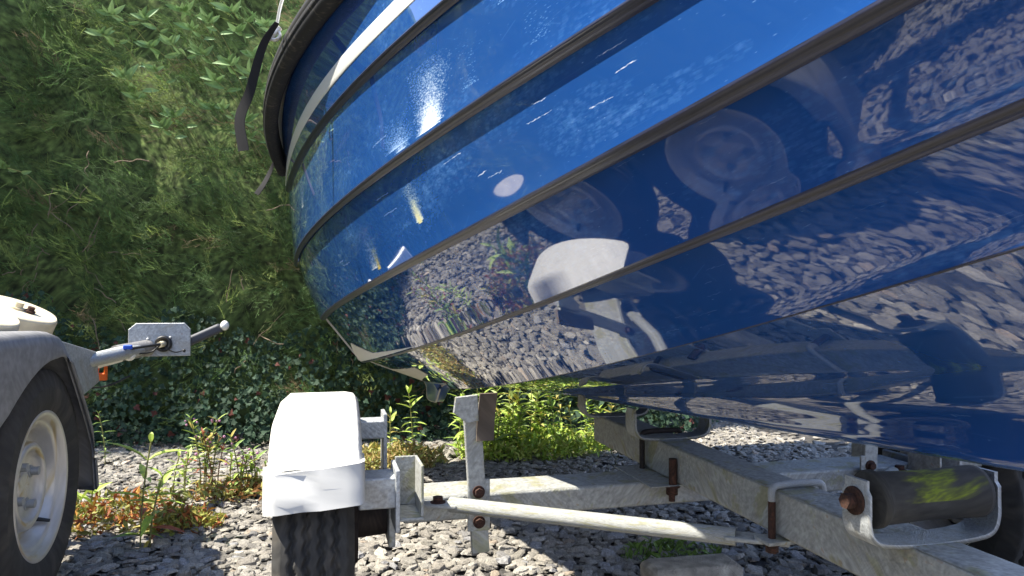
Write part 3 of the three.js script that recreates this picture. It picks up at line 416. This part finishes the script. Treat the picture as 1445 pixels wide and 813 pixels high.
// ------------------------------------------------------------------ ground and gravel
const groundTex = tex(1024, 1024, (u, v) => { const n = tn(u, v, 60, 4, 1), m = tn(u, v, 10, 4, 2), k = 1 + n * 0.9 + m * 0.3; return [72 * k, 70 * k, 68 * k]; });
const ground = (() => { const g = new THREE.PlaneGeometry(160, 160, 1, 1); g.rotateX(-Math.PI / 2); const uv = g.attributes.uv; for (let i = 0; i < uv.count; i++) uv.setXY(i, uv.getX(i) * 160, uv.getY(i) * 160); const m = new THREE.Mesh(g, std({ map: groundTex, roughness: 0.95, bumpMap: rep(bumpNoise, 12), bumpScale: 0.006 })); m.name = 'ground'; m.userData = { kind: 'structure' }; m.receiveShadow = true; scene.add(m); return m; })();
function chipGeo() { // an angular flake of slate about 1 unit across
  const n = 6 + Math.floor(rnd() * 3), top = [], bot = []; const el = rr(0.5, 0.95);
  for (let k = 0; k < n; k++) { const a = (k + rr(-0.3, 0.3)) / n * Math.PI * 2, r = rr(0.36, 0.56); const x = Math.cos(a) * r, z = Math.sin(a) * r * el, s = rr(0.72, 0.95); top.push([x * s, rr(0.10, 0.2), z * s]); bot.push([x, rr(-0.1, 0.02), z]); }
  const p = [], c = [rr(-0.1, 0.1), rr(0.16, 0.26), rr(-0.1, 0.1)];
  for (let k = 0; k < n; k++) { const l = (k + 1) % n; p.push(...c, ...top[l], ...top[k], ...top[k], ...top[l], ...bot[l], ...top[k], ...bot[l], ...bot[k]); }
  const g = new THREE.BufferGeometry(); g.setAttribute('position', new THREE.Float32BufferAttribute(p, 3)); g.computeVertexNormals(); g.setAttribute('uv', new THREE.Float32BufferAttribute(p.filter((v, i) => i % 3 !== 1), 2)); g.userData.local = true; return g;
}
const chips = []; for (let k = 0; k < 10; k++) chips.push(chipGeo());
const chipTex = tex(256, 256, (u, v) => { const n = tn(u, v, 16, 5, 71), k = 1 + n * 0.45; return [225 * k, 222 * k, 216 * k]; });
const chipMat = std({ map: chipTex, roughness: 0.8, bumpMap: bumpNoise, bumpScale: 0.002 });
function chipColor() { const k = rnd(), l = 0.15 + 0.26 * rnd() * rnd() + 0.16 * rnd(); const c = new THREE.Color(); if (k < 0.62) c.setRGB(l * 1.03, l * 0.99, l * 0.93); else if (k < 0.9) c.setRGB(l * 1.06, l * 1.02, l * 0.93); else if (k < 0.94) c.setRGB(l * 1.2, l * 1.02, l * 0.85); else c.setRGB(l * 1.5, l * 1.45, l * 1.35); return c; }
{
  const lists = chips.map(() => []); const q = new THREE.Quaternion(), e = new THREE.Euler(), s = new THREE.Vector3();
  const put = (x, zf, size) => { const k = Math.floor(rnd() * chips.length); e.set(rr(-0.35, 0.35), rr(0, 6.3), rr(-0.35, 0.35)); q.setFromEuler(e); const a = size * rr(0.55, 1.35); s.set(a * rr(0.8, 1.45), a * rr(0.4, 0.95), a); lists[k].push({ m: new THREE.Matrix4().compose(V(x, rr(-0.001, 0.013), zf), q, s), c: chipColor() }); };
  for (let k = 0; k < 76000; k++) { const x = rr(-2.6, 2.4), z = rr(-1.2, 4.3); put(x, z, 0.036); }
  for (let k = 0; k < 45000; k++) { const x = rr(-9, 5), z = rr(-6, 7); if (x > -2.6 && x < 2.4 && z > -1.2 && z < 4.3) continue; put(x, z, 0.055); }
  lists.forEach((L, k) => { const im = new THREE.InstancedMesh(chips[k], chipMat, L.length); im.name = 'gravel'; im.userData = { kind: 'stuff' }; L.forEach((o, i) => { im.setMatrixAt(i, o.m); im.setColorAt(i, o.c); }); im.castShadow = im.receiveShadow = true; ground.add(im); });
  // the biggest, nearest stones lie on top one by one
  const tones = []; for (let k = 0; k < 8; k++) { const m = chipMat.clone(); const l = [0.19, 0.24, 0.33, 0.42, 0.23, 0.29, 0.38, 0.28][k]; m.color.setRGB(l * [1, 1.06, 0.97, 1.05][k % 4], l * [1, 1.0, 0.99, 1.02][k % 4], l * [1.04, 0.92, 1.06, 0.96][k % 4]); tones.push(m); }
  const inView = (px, py) => { const sY = 0.75 * 1040 / (py - 422), lat = (px - 722.5) / 1040 * sY; return [lat * Math.cos(YAW) + sY * Math.sin(YAW), sY * Math.cos(YAW) - lat * Math.sin(YAW)]; };
  let cnt = 0; while (cnt < 290) { const [x, z] = inView(rr(110, 1200), 700 + 113 * Math.sqrt(rnd())); const o = new THREE.Mesh(chips[cnt % chips.length], tones[Math.floor(rnd() * 8)]); o.name = 'stone'; o.position.copy(V(x, rr(0.008, 0.017), z)); o.rotation.set(rr(-0.25, 0.25), rr(0, 6.3), rr(-0.25, 0.25)); const a = rr(0.035, 0.062); o.scale.set(a * rr(0.8, 1.35), a * rr(0.6, 1.1), a); o.castShadow = o.receiveShadow = true; ground.add(o); cnt++; }
}

// ------------------------------------------------------------------ vegetation
// camera-aligned coordinates are only used to set the hedge's own line: it runs square to the yard's lane
const HR = new THREE.Vector3(Math.cos(YAW), 0, Math.sin(YAW)), HF = new THREE.Vector3(Math.sin(YAW), 0, -Math.cos(YAW));
const hp = (l, y, d) => new THREE.Vector3().addScaledVector(HR, l).addScaledVector(HF, d).setY(y);
function leafGeo(len, wid, fold = 0.25, droop = 0.2, seg = 4) { // lanceolate leaf along +y, folded at the midrib
  const p = [], n = seg; const w = t => wid * Math.pow(Math.sin(Math.PI * Math.min(1, t * 0.92 + 0.06)), 0.8) * (1 - t * 0.25);
  const pt = (t, s) => [s * w(t) / 2, t * len - 0.0, -droop * len * t * t + Math.abs(s) * w(t) * fold];
  for (let k = 0; k < n; k++) { const a = k / n, b = (k + 1) / n; for (const s of [-1, 1]) { const q = [pt(a, 0), pt(a, s), pt(b, s), pt(b, 0)]; s > 0 ? p.push(...q[0], ...q[1], ...q[2], ...q[0], ...q[2], ...q[3]) : p.push(...q[0], ...q[2], ...q[1], ...q[0], ...q[3], ...q[2]); } }
  const g = new THREE.BufferGeometry(); g.setAttribute('position', new THREE.Float32BufferAttribute(p, 3)); g.computeVertexNormals(); g.setAttribute('uv', new THREE.Float32BufferAttribute(p.filter((v, i) => i % 3 !== 2), 2)); g.userData.local = true; return g;
}
function sprayGeo(len, n, ll, lw, spread) { // a conifer-like twig: needles along a bent stem
  const L = [], stem = []; const bend = rr(-0.25, 0.25), lf = leafGeo(ll, lw, 0.2, 0.1, 1), m = new THREE.Matrix4(), q = new THREE.Quaternion();
  for (let k = 0; k < n; k++) { const t = k / n, y = t * len, x = bend * len * t * t; const g = lf.clone(); const a = k * 2.4 + rr(-0.4, 0.4), tilt = spread * rr(0.7, 1.3) * (1 - t * 0.45); q.setFromEuler(new THREE.Euler(tilt, a, 0, 'YXZ')); const s = rr(0.7, 1.2) * (1 - t * 0.35); m.compose(new THREE.Vector3(x, y, 0), q, new THREE.Vector3(s, s, s)); g.applyMatrix4(m); L.push(g); }
  const c = new THREE.BufferGeometry(); const w = 0.0014; const sp = []; for (let k = 0; k < 4; k++) { const a = k / 4, b = (k + 1) / 4; const A = [bend * len * a * a, a * len], B = [bend * len * b * b, b * len]; sp.push(A[0] - w, A[1], 0, A[0] + w, A[1], 0, B[0] + w, B[1], 0, A[0] - w, A[1], 0, B[0] + w, B[1], 0, B[0] - w, B[1], 0); } c.setAttribute('position', new THREE.Float32BufferAttribute(sp, 3)); c.computeVertexNormals(); c.setAttribute('uv', new THREE.Float32BufferAttribute(sp.filter((v, i) => i % 3 !== 2), 2)); L.push(c);
  const out = mg(L); out.userData.local = true; return out;
}
const foliageMat = phy({ color: 0xffffff, roughness: 0.75, transmission: 0.35, thickness: 0, side: THREE.DoubleSide, ior: 1.3 });
const weedMats = {}; const wm = (name, r, g, b, tr = 0.4) => weedMats[name] = phy({ color: new THREE.Color(r, g, b), roughness: 0.65, transmission: tr, thickness: 0, side: THREE.DoubleSide, ior: 1.3 });
wm('bright', 0.34, 0.48, 0.07); wm('bright2', 0.42, 0.54, 0.12); wm('mid', 0.2, 0.32, 0.06); wm('pale', 0.42, 0.52, 0.2); wm('red', 0.34, 0.1, 0.05); wm('yellow', 0.4, 0.34, 0.07); wm('stem', 0.2, 0.2, 0.08, 0); wm('redstem', 0.24, 0.1, 0.06, 0); wm('shrub', 0.16, 0.27, 0.1, 0.3); wm('shrub2', 0.22, 0.34, 0.14, 0.3); wm('pink', 0.5, 0.25, 0.4, 0.3);
function scatter(parent, name, geos, mat, items) { const per = geos.map(() => []); for (const it of items) per[Math.floor(rnd() * geos.length)].push(it); per.forEach((L, k) => { if (!L.length) return; const im = new THREE.InstancedMesh(geos[k], mat, L.length); im.name = name; im.userData = { kind: 'stuff' }; L.forEach((o, i) => { im.setMatrixAt(i, o.m); im.setColorAt(i, o.c); }); im.castShadow = im.receiveShadow = true; parent.add(im); }); }
const aim = (dir, roll) => new THREE.Quaternion().setFromUnitVectors(new THREE.Vector3(0, 1, 0), dir.clone().normalize()).multiply(new THREE.Quaternion().setFromAxisAngle(new THREE.Vector3(0, 1, 0), roll));
const surf = (l, y) => 3.86 + 0.3 * sm(l, -1.2, 0.2) + 1.1 * sm(l, 0.8, 1.8) - 0.6 * sm(-l, 2.65, 3.1) + 0.22 * fbm(l * 1.1 + 5, y * 1.1, 2.2, 2) + 0.16 * fbm(l * 3.3, y * 3.3, 5.1, 2); // face of the hedge; left bulge out of frame added to shade the gravel
function hedgeAt(parent, place, l0, l1, H, count, out, faceOf, big = 1) {
  const geos = []; for (let k = 0; k < 6; k++) geos.push(sprayGeo(rr(0.07, 0.115), 28, rr(0.012, 0.02), rr(0.0085, 0.0125), rr(0.85, 1.25)));
  const items = []; let k = 0;
  while (k < count) { // one leafy branch after another, each with its own lie and tone
    const l = rr(l0, l1), y = rr(0.05, H), dep = Math.pow(rnd(), 1.5) * 0.4; const gap = fbm(l * 2.2 + 11, y * 2.2, 4.4, 3); if (gap < -0.19 && dep < 0.24) { k += 4; continue; }
    const dir = new THREE.Vector3(rr(-1.1, 0.3), rr(-0.35, 0.9), 0).addScaledVector(out, rr(0.1, 0.9)).normalize(), len = rr(0.14, 0.36), n = Math.round(len * 95), base = place(l, y, faceOf(l, y) + dep), tone = rnd(), bt = rr(0.6, 1.35);
    const c = tone < 0.5 ? [0.095, 0.17, 0.05] : tone < 0.8 ? [0.145, 0.225, 0.06] : tone < 0.96 ? [0.26, 0.33, 0.09] : [0.22, 0.17, 0.09];
    for (let i = 0; i < n; i++, k++) {
      const t = i / n, p = base.clone().addScaledVector(dir, len * t).add(new THREE.Vector3(rr(-0.03, 0.03), rr(-0.03, 0.03) - 0.05 * t * t, rr(-0.03, 0.03))), dd = dir.clone().add(new THREE.Vector3(rr(-0.6, 0.6), rr(-0.55, 0.55), rr(-0.6, 0.6)));
      const sz = big * rr(0.5, 0.95) * (1.1 - 0.4 * t), d = bt * rr(0.8, 1.2) * (rnd() < 0.08 ? 1.6 : 1);
      items.push({ m: new THREE.Matrix4().compose(p, aim(dd, rr(0, 6.3)), new THREE.Vector3(sz, sz, sz)), c: new THREE.Color(c[0] * d, c[1] * d, c[2] * d) });
    }
  }
  scatter(parent, 'foliage', geos, foliageMat, items);
}
const thicketMat = std({ map: tex(256, 256, (u, v) => { const n = tn(u, v, 30, 5, 91), k = 1 + n * 1.2; return [80 * k, 94 * k, 52 * k]; }), roughness: 1 });
const hedge = thing('hedge', 'tall dense dark green conifer hedge filling the background behind the boat', 'hedge');
{
  hedgeAt(hedge, hp, -4.2, 3.4, 2.8, 80000, HF.clone().negate(), surf);
  const rows = []; for (let i = 0; i <= 60; i++) { const r = []; for (let j = 0; j <= 24; j++) { const l = -4.3 + 7.8 * i / 60, y = 2.75 * j / 24; r.push(hp(l, y, surf(l, y) + 0.3 + 0.1 * fbm(l * 5, y * 5, 1))); } for (let j = 24; j >= 0; j--) { const l = -4.3 + 7.8 * i / 60, y = 2.75 * j / 24; r.push(hp(l, y, surf(l, y) + 0.9)); } rows.push(r); }
  part(hedge, 'thicket', grid(rows, (i, j, q) => [q.x, q.y]), thicketMat);
  const twigMat = std({ color: new THREE.Color(0.2, 0.15, 0.1), roughness: 0.9 });
  for (let k = 0; k < 46; k++) { const l = k < 18 ? rr(-2.7, -2.2) : rr(-2.5, 0.2), y = k < 18 ? rr(0.7, 1.2) : rr(0.4, 1.5), d = surf(l, y) + rr(-0.06, 0.05); const p = [hp(l, y, d)]; let dl = rr(-0.12, 0.12), dy = rr(-0.05, 0.12); for (let i = 1; i < 5; i++) { p.push(hp(l + dl * i * 0.4 + rr(-0.01, 0.01), y + dy * i * 0.4 + rr(-0.012, 0.012), d + rr(-0.02, 0.02))); } part(hedge, 'twig', tube(p, rr(0.0012, 0.003), 10, 5), twigMat); }
}
// added side hedge, out of frame, so the upper planks mirror something dark
{
  const side = thing('hedge', 'added dark side hedge out of view on the left, seen only mirrored in the upper boat planks', 'hedge'), fx = (l, y) => 5.6 + 0.5 * fbm(l * 0.8, y * 0.8, 6, 3);
  const place = (l, y, d) => V(-d, y, l); const keep = seed; seed = 4242;
  hedgeAt(side, place, -9, 9.5, 4.2, 20000, new THREE.Vector3(1, 0, 0), fx, 2.6); seed = keep;
  const rows = []; for (let i = 0; i <= 40; i++) { const r = [], l = -9.2 + 18.9 * i / 40; for (let j = 0; j <= 14; j++) r.push(place(l, 4.15 * j / 14, fx(l, 4.15 * j / 14) + 0.45)); for (let j = 14; j >= 0; j--) r.push(place(l, 4.15 * j / 14, fx(l, 0) + 1.4)); rows.push(r); }
  part(side, 'thicket', grid(rows, (i, j, q) => [q.z, q.y]), thicketMat);
}
// ivy over the foot of the hedge
const ivyGeo = (() => { const s = new THREE.Shape(); const P = [[0, 0], [0.3, -0.08], [0.42, 0.12], [0.5, 0.42], [0.26, 0.46], [0.2, 0.66], [0, 1], [-0.2, 0.66], [-0.26, 0.46], [-0.5, 0.42], [-0.42, 0.12], [-0.3, -0.08]]; s.setFromPoints(P.map(p => new THREE.Vector2(...p))); const g = new THREE.ShapeGeometry(s); const p = g.attributes.position; for (let i = 0; i < p.count; i++) p.setZ(i, Math.abs(p.getX(i)) * 0.35 - p.getY(i) ** 2 * 0.25); g.computeVertexNormals(); g.userData.local = true; return g; })();
{
  const ivy = thing('ivy', 'dark green ivy spreading over the foot of the hedge', 'ivy'); const items = [];
  for (let k = 0; k < 11000; k++) { const l = rr(-3.6, 3.2), t = rnd(), y = 0.03 + Math.pow(t, 1.5) * (0.62 + 0.6 * fbm(l * 1.3, 3, 8, 3)), d = surf(l, y) - 0.02 - 0.28 * (1 - Math.min(1, y / 0.5)) * (0.6 + 0.8 * Math.max(-0.4, fbm(l * 2.5, 7, 1, 3))) + rr(-0.05, 0.12); const s = rr(0.016, 0.038); const dir = new THREE.Vector3(rr(-0.8, 0.8), rr(-0.9, 0.5), 0).addScaledVector(HF, rr(-0.5, 0.1)); const q = aim(dir, 0); const look = new THREE.Matrix4().lookAt(new THREE.Vector3(), HF.clone().add(new THREE.Vector3(rr(-0.6, 0.6), rr(-1.0, 0.2), rr(-0.3, 0.3))), new THREE.Vector3(rr(-1, 1), rr(-1, 0.6), 0)); const dd = rr(0.6, 1.3), red = rnd() < 0.03; items.push({ m: new THREE.Matrix4().compose(hp(l, y, d), new THREE.Quaternion().setFromRotationMatrix(look), new THREE.Vector3(s, s, s)), c: red ? new THREE.Color(0.12, 0.04, 0.03) : new THREE.Color(0.036 * dd, 0.078 * dd, 0.044 * dd) }); }
  scatter(ivy, 'ivy_leaves', [ivyGeo], foliageMat, items);
}
// broad-leaved shrub growing out of the hedge top
{
  const sh = thing('shrub', 'grey green broad leaved shrub sprouting through the hedge above the plate and lever', 'shrub'); const lg = [leafGeo(0.07, 0.028), leafGeo(0.055, 0.023), leafGeo(0.078, 0.031, 0.2, 0.45)];
  const tips = [[200, 20], [170, 105], [190, 135], [235, 55], [250, 10], [215, 95], [265, 35], [225, 175], [240, 160], [290, 25], [300, 110], [320, 85], [355, 75], [340, 165], [360, 120], [330, 40], [345, 190], [310, 150], [280, 70], [205, 60], [370, 30], [150, 15], [140, 45], [320, 10], [352, 100], [295, 150], [0, 235]];
  let n = 0; for (const [px, py] of tips) { const s = 3.62 + rr(-0.08, 0.06), l = (px - 722.5) / 1040 * s, y = 0.75 - (py - 422) / 1040 * s; const tip = hp(l, y, s), root = hp(l + rr(0.02, 0.14), y + rr(-0.22, -0.06), s + 0.25), mid = tip.clone().add(root).multiplyScalar(0.5).add(new THREE.Vector3(0, 0.04, 0)); part(sh, 'stem', tube([root, mid, tip], 0.0022, 8, 5), weedMats.stem); const ax = tip.clone().sub(mid).normalize();
    const cnt = 9 + Math.floor(rnd() * 2); for (let k = 0; k < cnt && n < 298; k++, n++) { const t = k / cnt, p = k < 4 ? mid.clone().lerp(tip, 0.2 + 0.2 * k) : tip.clone().addScaledVector(ax, -0.01 * (cnt - k) * 0.4), a = k * 2.4 + rr(-0.4, 0.4); const side = new THREE.Vector3(Math.cos(a), 0, Math.sin(a)).addScaledVector(ax, k < 4 ? 0.3 : 0.45 + 0.5 * t).addScaledVector(HF, -0.25); const o = new THREE.Mesh(lg[Math.floor(rnd() * 3)], rnd() < 0.5 ? weedMats.shrub : weedMats.shrub2); o.name = 'leaf'; o.position.copy(p); o.quaternion.copy(aim(side, rr(-0.7, 0.7) + Math.PI * 0)); const s2 = rr(0.7, 1.15); o.scale.set(s2, s2, s2); o.castShadow = true; sh.add(o); } }
}
// single weeds: stem, leaves in pairs, a tuft at the tip
const wl = [leafGeo(0.062, 0.017, 0.2, 0.3), leafGeo(0.05, 0.015, 0.25, 0.5), leafGeo(0.07, 0.02, 0.2, 0.15)];
function weed(x, z, h, mats, label, group, o = {}) {
  const t = thing('weed', label, 'weed', V(x, 0, z), group);
  for (let st = 0; st < (o.stems || 1); st++) {
    const hh = st ? h * rr(0.55, 0.95) : h, x0 = x + (st ? rr(-0.05, 0.05) * (o.spread || 1) : 0), z0 = z + (st ? rr(-0.05, 0.05) : 0), lean = new THREE.Vector3(rr(-0.16, 0.16), 0, rr(-0.12, 0.12)), at = k => V(x0, 0, z0).add(lean.clone().multiplyScalar(hh * k * k)).setY(hh * k);
    part(t, 'stem', tube([at(0), at(0.35), at(0.7), at(1)], o.r || 0.0024, 10, 5), weedMats[st % 2 ? 'stem' : o.stem || 'stem']);
    const pairs = o.pairs || Math.round(hh / 0.024), sc = (o.sc || 1) * 1.15; let a = rr(0, 6.3);
    for (let k = 0; k < pairs; k++) { const f = 0.14 + 0.84 * k / (pairs - 1), p = at(f); a += Math.PI / 2 + rr(-0.3, 0.3); const size = sc * rr(0.65, 1.2) * (f > 0.85 ? 0.7 : 1) * (f < 0.35 ? 0.75 : 1), low = f < 0.4 && o.low;
      for (const s of [0, Math.PI]) { if (rnd() < 0.06) continue; const dir = new THREE.Vector3(Math.cos(a + s), 0.2 + 1.1 * Math.pow(f, 3) + rr(-0.35, 0.3), Math.sin(a + s)); const pool = low ? o.low : mats; const m = new THREE.Mesh(wl[Math.floor(rnd() * 3)], weedMats[pool[Math.floor(rnd() * pool.length)]]); m.name = 'leaf'; m.position.copy(p).sub(t.position); const yv = dir.clone().normalize(), xx = yv.clone().cross(new THREE.Vector3(0, 1, 0)).normalize(), zz = xx.clone().cross(yv); m.quaternion.setFromRotationMatrix(new THREE.Matrix4().makeBasis(xx, yv, zz)); m.scale.set(size * rr(0.8, 1.2), size, size); m.castShadow = m.receiveShadow = true; t.add(m); } }
    if (o.flowers) for (let k = 0; k < o.flowers; k++) part(t, 'flower', new THREE.IcosahedronGeometry(rr(0.004, 0.007), 0).translate(...at(rr(0.85, 1.02)).add(new THREE.Vector3(rr(-0.025, 0.025), rr(-0.01, 0.01), rr(-0.02, 0.02))).toArray()), weedMats.pink);
  }
  return t;
}
const gp = (px, py) => { const s = 0.75 * 1040 / (py - 422), l = (px - 722.5) / 1040 * s; return [l * Math.cos(YAW) + s * Math.sin(YAW), s * Math.cos(YAW) - l * Math.sin(YAW)]; };
{ // the sunlit clump behind the crossbeam
  const L = 'bright green leafy weed in the sunlit clump behind the trailer crossbeam', G = 'weeds behind the crossbeam';
  for (let k = 0; k < 24; k++) { const z = rr(3.28, 3.62), x = rr(0.185 * z, 0.43 * z - 0.03); weed(x, z, rr(0.19, 0.38) * (x > 1.2 ? 0.75 : 1), [['bright', 'bright2', 'bright', 'pale'], ['bright', 'mid', 'bright'], ['bright2', 'pale', 'yellow']][k % 3], L, G, { sc: rr(0.85, 1.3), stems: 2, spread: 1.6, stem: 'stem', low: ['mid', 'bright', 'yellow'] }); }
  weed(0.97, 3.4, 0.42, ['bright', 'bright2'], 'tallest bright green weed rising up to the boat bottom', undefined, { sc: 1.15 }); weed(0.72, 3.42, 0.40, ['bright2', 'pale'], 'thin tall weed stem just right of the rusty post', undefined, { sc: 0.6, pairs: 8 });
  weed(0.41, 3.4, 0.32, ['bright', 'bright2'], 'upright light green weed left of the upright post', undefined, { sc: 1 }); weed(0.3, 3.35, 0.24, ['bright2', 'yellow'], 'small drooping yellow green weed beside the mudguard stays', undefined, { sc: 1 });
  // left of the white mudguard
  let p = gp(200, 775); weed(p[0], p[1], 0.33, ['bright', 'bright2'], 'light green weed with a broad leaf tuft beside the left tyre', undefined, { sc: 1.7, pairs: 6, stems: 2, low: ['yellow', 'red', 'mid'] });
  p = gp(285, 690); weed(p[0], p[1], 0.29, ['bright2', 'mid', 'yellow'], 'tall willowherb with pink buds in the middle of the gravel', undefined, { sc: 0.8, flowers: 4, stems: 4, low: ['yellow', 'red', 'mid'] }); p = gp(300, 688); weed(p[0], p[1], 0.22, ['yellow', 'red', 'mid'], 'browning willowherb leaning beside the tall green one', undefined, { sc: 0.65, stem: 'redstem', stems: 3 });
  p = gp(262, 700); weed(p[0], p[1], 0.17, ['bright2', 'pale'], 'pale short willowherb left of the tall one', undefined, { sc: 0.9, flowers: 2, stems: 3 }); p = gp(340, 705); weed(p[0], p[1], 0.24, ['mid', 'bright', 'yellow'], 'willowherb with pink tip nearest the left side of the white mudguard', undefined, { sc: 0.8, flowers: 3, stems: 4, low: ['yellow', 'red'] }); p = gp(362, 700); weed(p[0], p[1], 0.18, ['mid', 'bright'], 'low green weed touching the white mudguard', undefined, { sc: 0.8, flowers: 2, stems: 4, low: ['yellow', 'mid'] });
  p = gp(150, 655); weed(p[0], p[1], 0.24, ['mid'], 'shaded thin weed at the hedge foot behind the left tyre', undefined, { sc: 0.6 }); p = gp(130, 740); weed(p[0], p[1], 0.13, ['bright', 'bright2'], 'small bright weed against the left tyre', undefined, { sc: 1.2, pairs: 5, stems: 3 }); p = gp(455, 590); weed(0.02, 3.35, 0.3, ['mid'], 'shaded green weed tuft above the white mudguard', undefined, { sc: 0.8 });
}
{ // low reddish and yellow ground cover
  const patch = (label, c, r, n, cols, h, sz) => { const t = thing('ground_cover', label, 'ground cover'); t.userData.kind = 'stuff'; const items = []; for (let k = 0; k < n; k++) { const a = rr(0, 6.3), q = Math.sqrt(rnd()) * r * (0.7 + 0.5 * fbm(a, 1, 3)), x = c[0] + Math.cos(a) * q * 1.5, z = c[1] + Math.sin(a) * q, y = 0.01 + h * rnd() * (1 - q / r * 0.6); const s = rr(0.6, 1.3) * sz, col = cols[Math.floor(rnd() * cols.length)], d = rr(0.7, 1.3); items.push({ m: new THREE.Matrix4().compose(V(x, y, z), aim(new THREE.Vector3(rr(-1, 1), rr(0.0, 0.9), rr(-1, 1)), rr(0, 6)), new THREE.Vector3(s, s, s)), c: new THREE.Color(col[0] * d, col[1] * d, col[2] * d) }); } scatter(t, 'small_leaves', [leafGeo(0.03, 0.014, 0.2, 0.3, 2), leafGeo(0.022, 0.013, 0.3, 0.5, 2)], foliageMat, items); };
  patch('low red and orange ground cover beside the left tyre', gp(170, 742), 0.25, 900, [[0.3, 0.09, 0.03], [0.4, 0.2, 0.04], [0.22, 0.22, 0.05], [0.3, 0.32, 0.08]], 0.1, 1);
  patch('yellow and red low plant on the gravel below the tall willowherb', gp(265, 750), 0.1, 420, [[0.42, 0.36, 0.06], [0.34, 0.3, 0.06], [0.35, 0.12, 0.04], [0.25, 0.28, 0.06]], 0.07, 1);
  patch('yellowing low plants under the willowherbs near the white mudguard', gp(340, 705), 0.16, 500, [[0.36, 0.33, 0.09], [0.25, 0.28, 0.08], [0.33, 0.16, 0.06]], 0.07, 1);
  patch('bright yellow green low growth behind the crossbeam', [0.98, 3.42], 0.34, 2400, [[0.4, 0.5, 0.08], [0.48, 0.52, 0.13], [0.3, 0.44, 0.07]], 0.12, 1.2);
  patch('yellow brown low plants behind the mudguard stays', [0.3, 3.3], 0.22, 1400, [[0.4, 0.34, 0.1], [0.36, 0.26, 0.1], [0.3, 0.34, 0.1]], 0.1, 1.1);
  patch('small green plants in the shade under the drawbar', [0.98, 1.95], 0.14, 200, [[0.16, 0.25, 0.05], [0.12, 0.2, 0.04]], 0.04, 0.9);
}

renderer.render(scene, camera);
